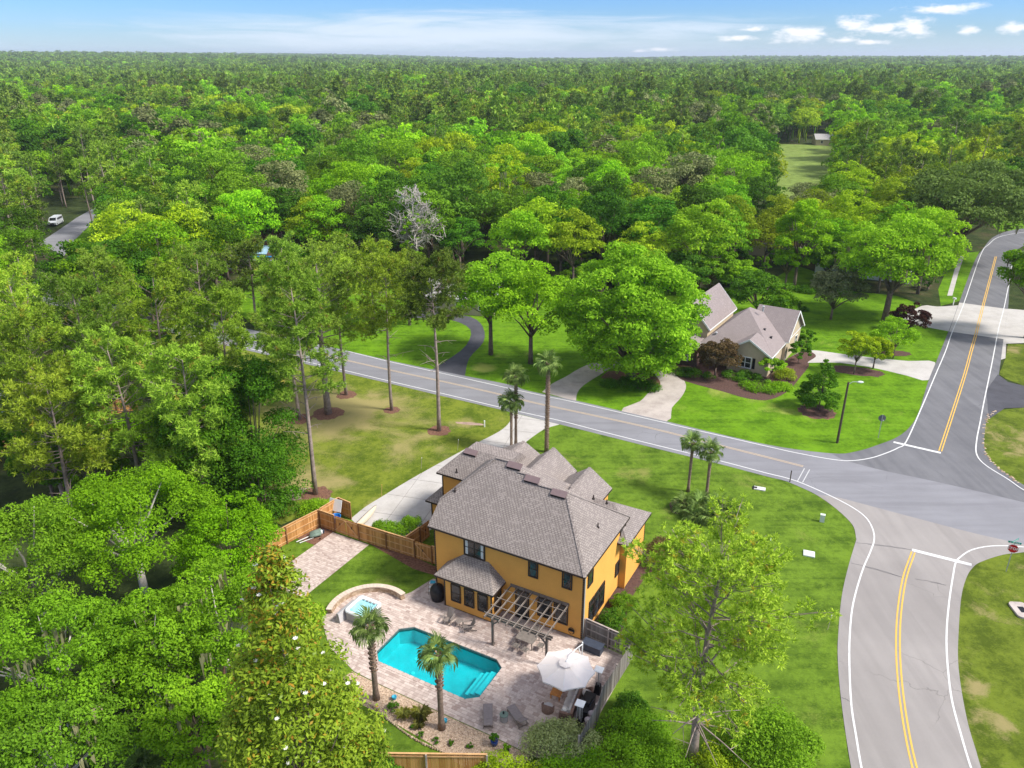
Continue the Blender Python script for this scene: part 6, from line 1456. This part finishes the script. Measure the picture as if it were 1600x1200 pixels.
palm('tall shaggy palm rising behind the roof, right one of the street palms', (854,706), (855,568), boots=.97, seed=13, r0=.2, nf=22, fs=.85)
palm('tall palm rising behind the roof, left of the shaggy palm', (806,699), (807,588), boots=.6, seed=14, r0=.17, nf=20, fs=.8)
palm('shorter palm standing just left of the two tall street palms', (799,702), (799,628), boots=.3, seed=15, r0=.16, nf=24, fs=.85)
palm('left one of the two palms on the front lawn', (1075,768), (1081,692), boots=.15, seed=16, r0=.15, nf=20, fs=.75)
palm('right one of the two palms on the front lawn', (1103,780), (1109,706), boots=.22, seed=17, r0=.16, nf=20, fs=.75)
for i, (x, y, f) in enumerate(((1070,797,.8),(1095,797,.85),(1120,800,.85),(1135,808,.9),(1150,820,.7),(1085,812,.8),(1110,815,.9))):
    palm('low fan palm clump at the foot of the two lawn palms', (x,y), h=.45, r0=.1, boots=0, nf=20, fs=f, seed=30+i, name='fan_palm')['group'] = 'fan palms round the lawn palms'
for i, (x, y) in enumerate(((345,1105),(205,1185),(225,1210))): palm('dark fan palm beneath the lower left oaks', (x,y), h=.6, r0=.1, boots=0, nf=18, fs=.9, seed=50+i, name='fan_palm')['group'] = 'fan palms beneath the lower left oaks'
# ------------------------------------------------------------------ forest
frg = np.random.default_rng(5)
KIND = {}
def variants(kind, mats, R_, H_, nb, nleaf, leaf, count, base_seed, shape='round', moss=0, z0f=.22, bark='bark', rb=(.17,.28)):
    out = []
    for i in range(count):
        m_ = mats[i % len(mats)]; ms = broad_meshes(base_seed+i, R_*frg.uniform(.9,1.1), H_*(1-z0f), H_*z0f, nb, nleaf, leaf, m_, shape, bark, rb, r0=.28, nl=7, moss=moss); out.append((ms, m_, bark))
    return out
def pvariants(mats, R_, H_, nbr, tufts, kneed, nl, nw, count, base_seed):
    out = []
    for i in range(count):
        m_ = mats[i % len(mats)]; out.append((pine_meshes(base_seed+i, H_, R_, .5, nbr, tufts, kneed, nl, nw, m_, 4, .24, .5, barebranch=False), m_, 'bark_pine'))
    return out
BL = ['leaf_dark','leaf_oak','leaf_bright','leaf_yellow','leaf_dark','leaf_oak','leaf_grey','leaf_bright']
mid_b = variants('b', BL, 6.2, 16, 66, 6200, .48, 8, 700)
mid_p = pvariants(['needle','needle_dk','needle_yel','needle_dk'], 3.9, 19, 26, 330, 6, .75, .16, 4, 740)
mid_c = variants('c', ['leaf_bright','leaf_oak'], 2.4, 17, 44, 3600, .45, 2, 760, 'col', moss=10, z0f=.15)
far_b = variants('b', BL, 6.4, 16, 36, 1500, .95, 8, 800, rb=(.2,.32))
far_p = pvariants(['needle','needle_dk','needle_dk','needle_dk'], 4.2, 19, 16, 120, 4, 1.5, .42, 4, 840)
vf_b = variants('b', BL[:4], 6.2, 15, 12, 260, 2.1, 4, 860, rb=(.32,.48), z0f=.1)
vf_p = pvariants(['needle_dk','needle'], 4.8, 18, 9, 34, 4, 2.4, .9, 2, 880)
def mrg(v, nm): return [(merged(ms, nm, [M[m_], M[bk]]), m_) for ms, m_, bk in v]
far_bm, far_pm, vf_bm, vf_pm = mrg(far_b,'broadleaf_tree'), mrg(far_p,'pine_tree'), mrg(vf_b,'broadleaf_tree'), mrg(vf_p,'pine_tree')

clear = []   # ground polygons kept free of trees (world)
def keep(pts): clear.append([(p.x, p.y) for p in px(pts, smooth=False)])
keep([(395,505),(350,500),(372,432),(470,430),(600,448),(720,446),(800,462),(880,478),(960,462),(1100,455),(1200,440),(1245,415),(1290,430),(1330,455),(1440,476),(1480,400),(1520,380),(1550,345),(1800,330),(1800,1300),(400,1300),(380,780),(400,600),(330,560),(200,560),(330,500)])
keep([(60,385),(85,350),(215,296),(230,302),(150,350),(120,400)])
keep([(1200,350),(1210,300),(1205,240),(1208,226),(1300,226),(1303,262),(1295,300),(1250,340)])
clear.append([(-75,20),(-75,100),(-20,110),(-10,60),(40,20),(10,-50),(-75,-50)])
# small windows of the picture through which something behind the trees is seen: (x0,y0,x1,y1,distance)
WIN = [(76,338,126,362,205),(366,362,424,412,148),(606,300,700,400,140),(940,322,1060,392,140),(1212,232,1300,292,520),(1190,352,1226,372,150),(1318,362,1372,402,140),(1560,325,1600,356,220),(34,246,52,254,320),
       (1280,212,1310,232,700),(1095,440,1270,500,112),(1500,385,1540,470,160),(700,405,745,440,150),(1240,425,1300,455,130)]
pts = []; rgp = random.Random(9)
def free(x, y, h, r_):
    for P in clear:
        if inpoly(x, y, P): return False
    bx, by = proj((x, y, 0)); tx, ty = proj((x, y, h)); rp = r_*FPX/max(20, y)
    d = math.hypot(x, y)
    for x0, y0, x1, y1, dd in WIN:
        if d < dd and tx+rp*(1.1 if dd < 230 else .7) > x0 and tx-rp*(1.1 if dd < 230 else .7) < x1 and ty < y1 and by > y0: return False
    return True
def sow(y0, y1, sp, lod):
    y = y0
    while y < y1:
        x = -(y*.78+30)
        while x < y*.78+30:
            X, Y = x+rgp.uniform(-.45,.45)*sp, y+rgp.uniform(-.45,.45)*sp; d = math.hypot(X, Y)
            n_ = math.sin(X*.021+1.3)*math.cos(Y*.017)+.6*math.sin(X*.06+Y*.043)+rgp.gauss(0,.55)
            far = min(1, max(0, (Y-260)/500))
            pine = n_+far*.85-.1 > .62
            s_ = rgp.uniform(.74,1.16)*(1.15 if rgp.random() < .2 else 1)
            h = (19 if pine else 15)*s_
            if Y < 330: s_ *= .92; h *= .92
            if Y > 90 and free(X, Y, h, 4.5*s_): pts.append((d, X, Y, pine, s_, rgp.uniform(0,6.28), lod, rgp.random()))
            x += sp
        y += sp*.92
sow(92, 300, 8.0, 0); sow(300, 760, 8.8, 1); sow(760, 1600, 10.5, 2); sow(1600, 3000, 17, 3); sow(3000, 6500, 30, 3)
pts.sort(key=lambda q: q[0])
print('forest points', len(pts))
TONE = {'leaf_bright':'bright green','leaf_oak':'mid green','leaf_dark':'dark green','leaf_yellow':'yellow green','leaf_grey':'grey green','needle':'green','needle_dk':'dark green','needle_yel':'yellow green'}
def vpick(X, Y, rr, n):   # neighbours tend to be the same species
    if rr*10 % 1 < .45: return int(rr*997) % n
    f = .5+.28*math.sin(X*.037+2.1*math.sin(Y*.013))+.22*math.sin(Y*.029+1.7*math.sin(X*.021)+1)
    return int(max(0, min(.999, f))*n) % n
def size(s_): return 'tall ' if s_ > 1.02 else ('small ' if s_ < .84 else '')
def region(X, Y):
    x, y = proj((X, Y, 10))
    col = ['at the left edge','left of the red roofed house','behind the red roofed house','behind the dead grey tree','behind the two shade trees','behind the huge shade tree','behind the tan house','around the fairway','behind the moss hung oak','behind the far road bend'][min(9, max(0, int(x/160)))]
    row = 'forest front row' if Y < 135 else ('near forest' if Y < 180 else ('middle forest' if Y < 260 else 'far forest'))
    return row, col
cnt = {'pine_tree':0,'broadleaf_tree':0,'moss_draped_tree':0}; rest = []
for d, X, Y, pine, s_, rz, lod, rr in pts:
    tall = (not pine) and lod == 0 and rr > .90
    name = 'pine_tree' if pine else ('moss_draped_tree' if tall else 'broadleaf_tree'); kind = 'pine' if pine else ('mossy tree' if tall else 'leafy tree')
    if cnt[name] < 285 and lod <= 1:
        cnt[name] += 1
        if lod == 0:
            v = (mid_p if pine else (mid_c if tall else mid_b)); ms, mt, _ = v[vpick(X, Y, rr, len(v))]
            row, col = region(X, Y); t = place_tree(name, f'{size(s_)}{TONE[mt]} {kind} in the {row} {col}', 'tree', ms, (X, Y, -.05), rz, f'{kind}s of the {row} {col}', (s_, s_, s_*(.9+.2*frac(rr*13))))
        else:
            v = far_pm if pine else far_bm; me, mt = v[vpick(X, Y, rr, len(v))]; row, col = region(X, Y)
            o = share(name, me, None, (X, Y, -.05), (0,0,rz), (s_, s_, s_*(.9+.2*frac(rr*13)))); tag(o, f'{size(s_)}{TONE[mt]} {kind} in the {row} {col}', 'tree', f'{kind}s of the {row} {col}')
    else: rest.append((X, Y, pine, s_, rz, lod, rr))
print('things', cnt, 'rest', len(rest))
# everything farther off: one object, instanced from variant meshes kept inside its own node tree
def forest(name, items, meshes, label):
    me = bpy.data.meshes.new(name); n = len(items); me.vertices.add(n)
    me.vertices.foreach_set('co', np.array([(X, Y, elev(X, Y)-.1-(0 if lod < 3 else 1.5)) for X, Y, _, _, _, lod, _ in items], dtype=np.float32).ravel())
    sc_ = np.array([s_*(1.0 if lod < 3 else (1.35 if Y < 3000 else 2.1)) for X, Y, _, s_, _, lod, _ in items]); 
    at1 = me.attributes.new('scl','FLOAT_VECTOR','POINT'); S_ = np.stack([sc_, sc_, np.array([s_*(1 if lod < 3 else 1.05)*(.85+.3*frac(rr*13)) for _, _, _, s_, _, lod, rr in items])],1); at1.data.foreach_set('vector', S_.astype(np.float32).ravel())
    at2 = me.attributes.new('rotz','FLOAT','POINT'); at2.data.foreach_set('value', np.array([q[4] for q in items], dtype=np.float32))
    at3 = me.attributes.new('vid','INT','POINT'); at3.data.foreach_set('value', np.array([vpick(q[0], q[1], q[6], len(meshes)) for q in items], dtype=np.int32))
    o = bpy.data.objects.new(name, me); COL.objects.link(o); o['kind'] = 'stuff'; o['label'] = label; o['category'] = 'forest'
    ng = bpy.data.node_groups.new(name, 'GeometryNodeTree'); ng.interface.new_socket('Geometry', in_out='INPUT', socket_type='NodeSocketGeometry'); ng.interface.new_socket('Geometry', in_out='OUTPUT', socket_type='NodeSocketGeometry')
    N = ng.nodes; Lk = ng.links; gi = N.new('NodeGroupInput'); go = N.new('NodeGroupOutput')
    g2i = N.new('GeometryNodeGeometryToInstance')
    for oo in reversed(meshes):
        oi = N.new('GeometryNodeObjectInfo'); oi.inputs['Object'].default_value = oo; oi.inputs['As Instance'].default_value = False; oi.transform_space = 'ORIGINAL'
        Lk.new(oi.outputs['Geometry'], g2i.inputs[0])
    def attr(nm, ty):
        a = N.new('GeometryNodeInputNamedAttribute'); a.data_type = ty; a.inputs['Name'].default_value = nm; return [s for s in a.outputs if s.enabled][0]
    iop = N.new('GeometryNodeInstanceOnPoints'); iop.inputs['Pick Instance'].default_value = True
    Lk.new(gi.outputs[0], iop.inputs['Points']); Lk.new(g2i.outputs[0], iop.inputs['Instance']); Lk.new(attr('vid','INT'), iop.inputs['Instance Index']); Lk.new(attr('scl','FLOAT_VECTOR'), iop.inputs['Scale'])
    cx = N.new('ShaderNodeCombineXYZ'); Lk.new(attr('rotz','FLOAT'), cx.inputs[2]); e2r = N.new('FunctionNodeEulerToRotation'); Lk.new(cx.outputs[0], e2r.inputs[0]); Lk.new(e2r.outputs[0], iop.inputs['Rotation'])
    Lk.new(iop.outputs[0], go.inputs[0]); md = o.modifiers.new('forest','NODES'); md.node_group = ng; return o
def seeds(v, name, kind, group):
    """the first tree of each variant is itself a tree standing in the far forest"""
    out = []
    for i, (me, mt) in enumerate(v):
        for q in rest:
            if q[2] == (kind == 'pine') and q[5] == (1 if 'far' in group else 2) and not q in used_:
                used_.append(q); break
        o = share(name, me, None, (q[0], q[1], elev(q[0], q[1])-.1), (0,0,q[4]), (q[3],)*3); tag(o, f'{TONE[mt]} {kind} in the deep forest {region(q[0],q[1])[1]}', 'tree', 'deep forest '+kind+'s'); out.append(o)
    return out
used_ = []
sb = seeds(far_bm, 'broadleaf_tree', 'leafy tree', 'deep far leafy trees'); sp_ = seeds(far_pm, 'pine_tree', 'pine', 'deep far pines')
vb = seeds(vf_bm, 'broadleaf_tree', 'leafy tree', 'deep leafy trees'); vp = seeds(vf_pm, 'pine_tree', 'pine', 'deep pines')
rest = [q for q in rest if q not in used_]
A_ = [q for q in rest if not q[2] and q[5] <= 1]; B_ = [q for q in rest if q[2] and q[5] <= 1]; C_ = [q for q in rest if not q[2] and q[5] > 1]; D_ = [q for q in rest if q[2] and q[5] > 1]
if A_: forest('leafy_forest', A_, sb, 'mass of leafy trees of the distant forest')
if B_: forest('pine_forest', B_, sp_, 'mass of pines of the distant forest')
forest('far_leafy_forest', C_, vb, 'leafy tree tops fading to the horizon'); forest('far_pine_forest', D_, vp, 'pine tops fading to the horizon')
# thin undergrowth where the lawns meet the forest
ub = variants('u', ['leaf_dark','leaf_oak','leaf_bright'], 2.0, 3.4, 18, 1500, .34, 3, 900, z0f=.05)
k = 0
for i in range(900):
    X = frg.uniform(-110,90); Y = frg.uniform(92,175)
    if k >= 120: break
    if not free(X, Y, 3.2, 2.2): continue
    if free(X, Y-16, 3, 1) and free(X-12,Y,3,1) and free(X+12,Y,3,1): continue
    k += 1; ms, mt, _ = ub[k % 3]; x_, y_ = proj((X,Y,1)); s_ = frg.uniform(.6,1.3)
    place_tree('undergrowth_bush', f'{TONE[mt]} undergrowth bush at the forest edge {region(X,Y)[1]}', 'bush', ms, (X,Y,-.05), frg.uniform(0,6), f'undergrowth {region(X,Y)[1]}', s_)
# haze
HZ = True
if HZ:
    hz = MB().bb(-9500, 9500, -1100, 12300, -1.6, 72).build('haze', M['white']); hz.data.materials.clear(); hz['kind'] = 'stuff'
    m_, k_ = newmat('haze air'); v = k_.n('ShaderNodeVolumePrincipled', {'Color': (.80,.88,1.0,1), 'Density': .0001, 'Anisotropy': .2}); k_.n('ShaderNodeOutputMaterial', {'Volume': v.outputs[0]}); hz.data.materials.append(m_)
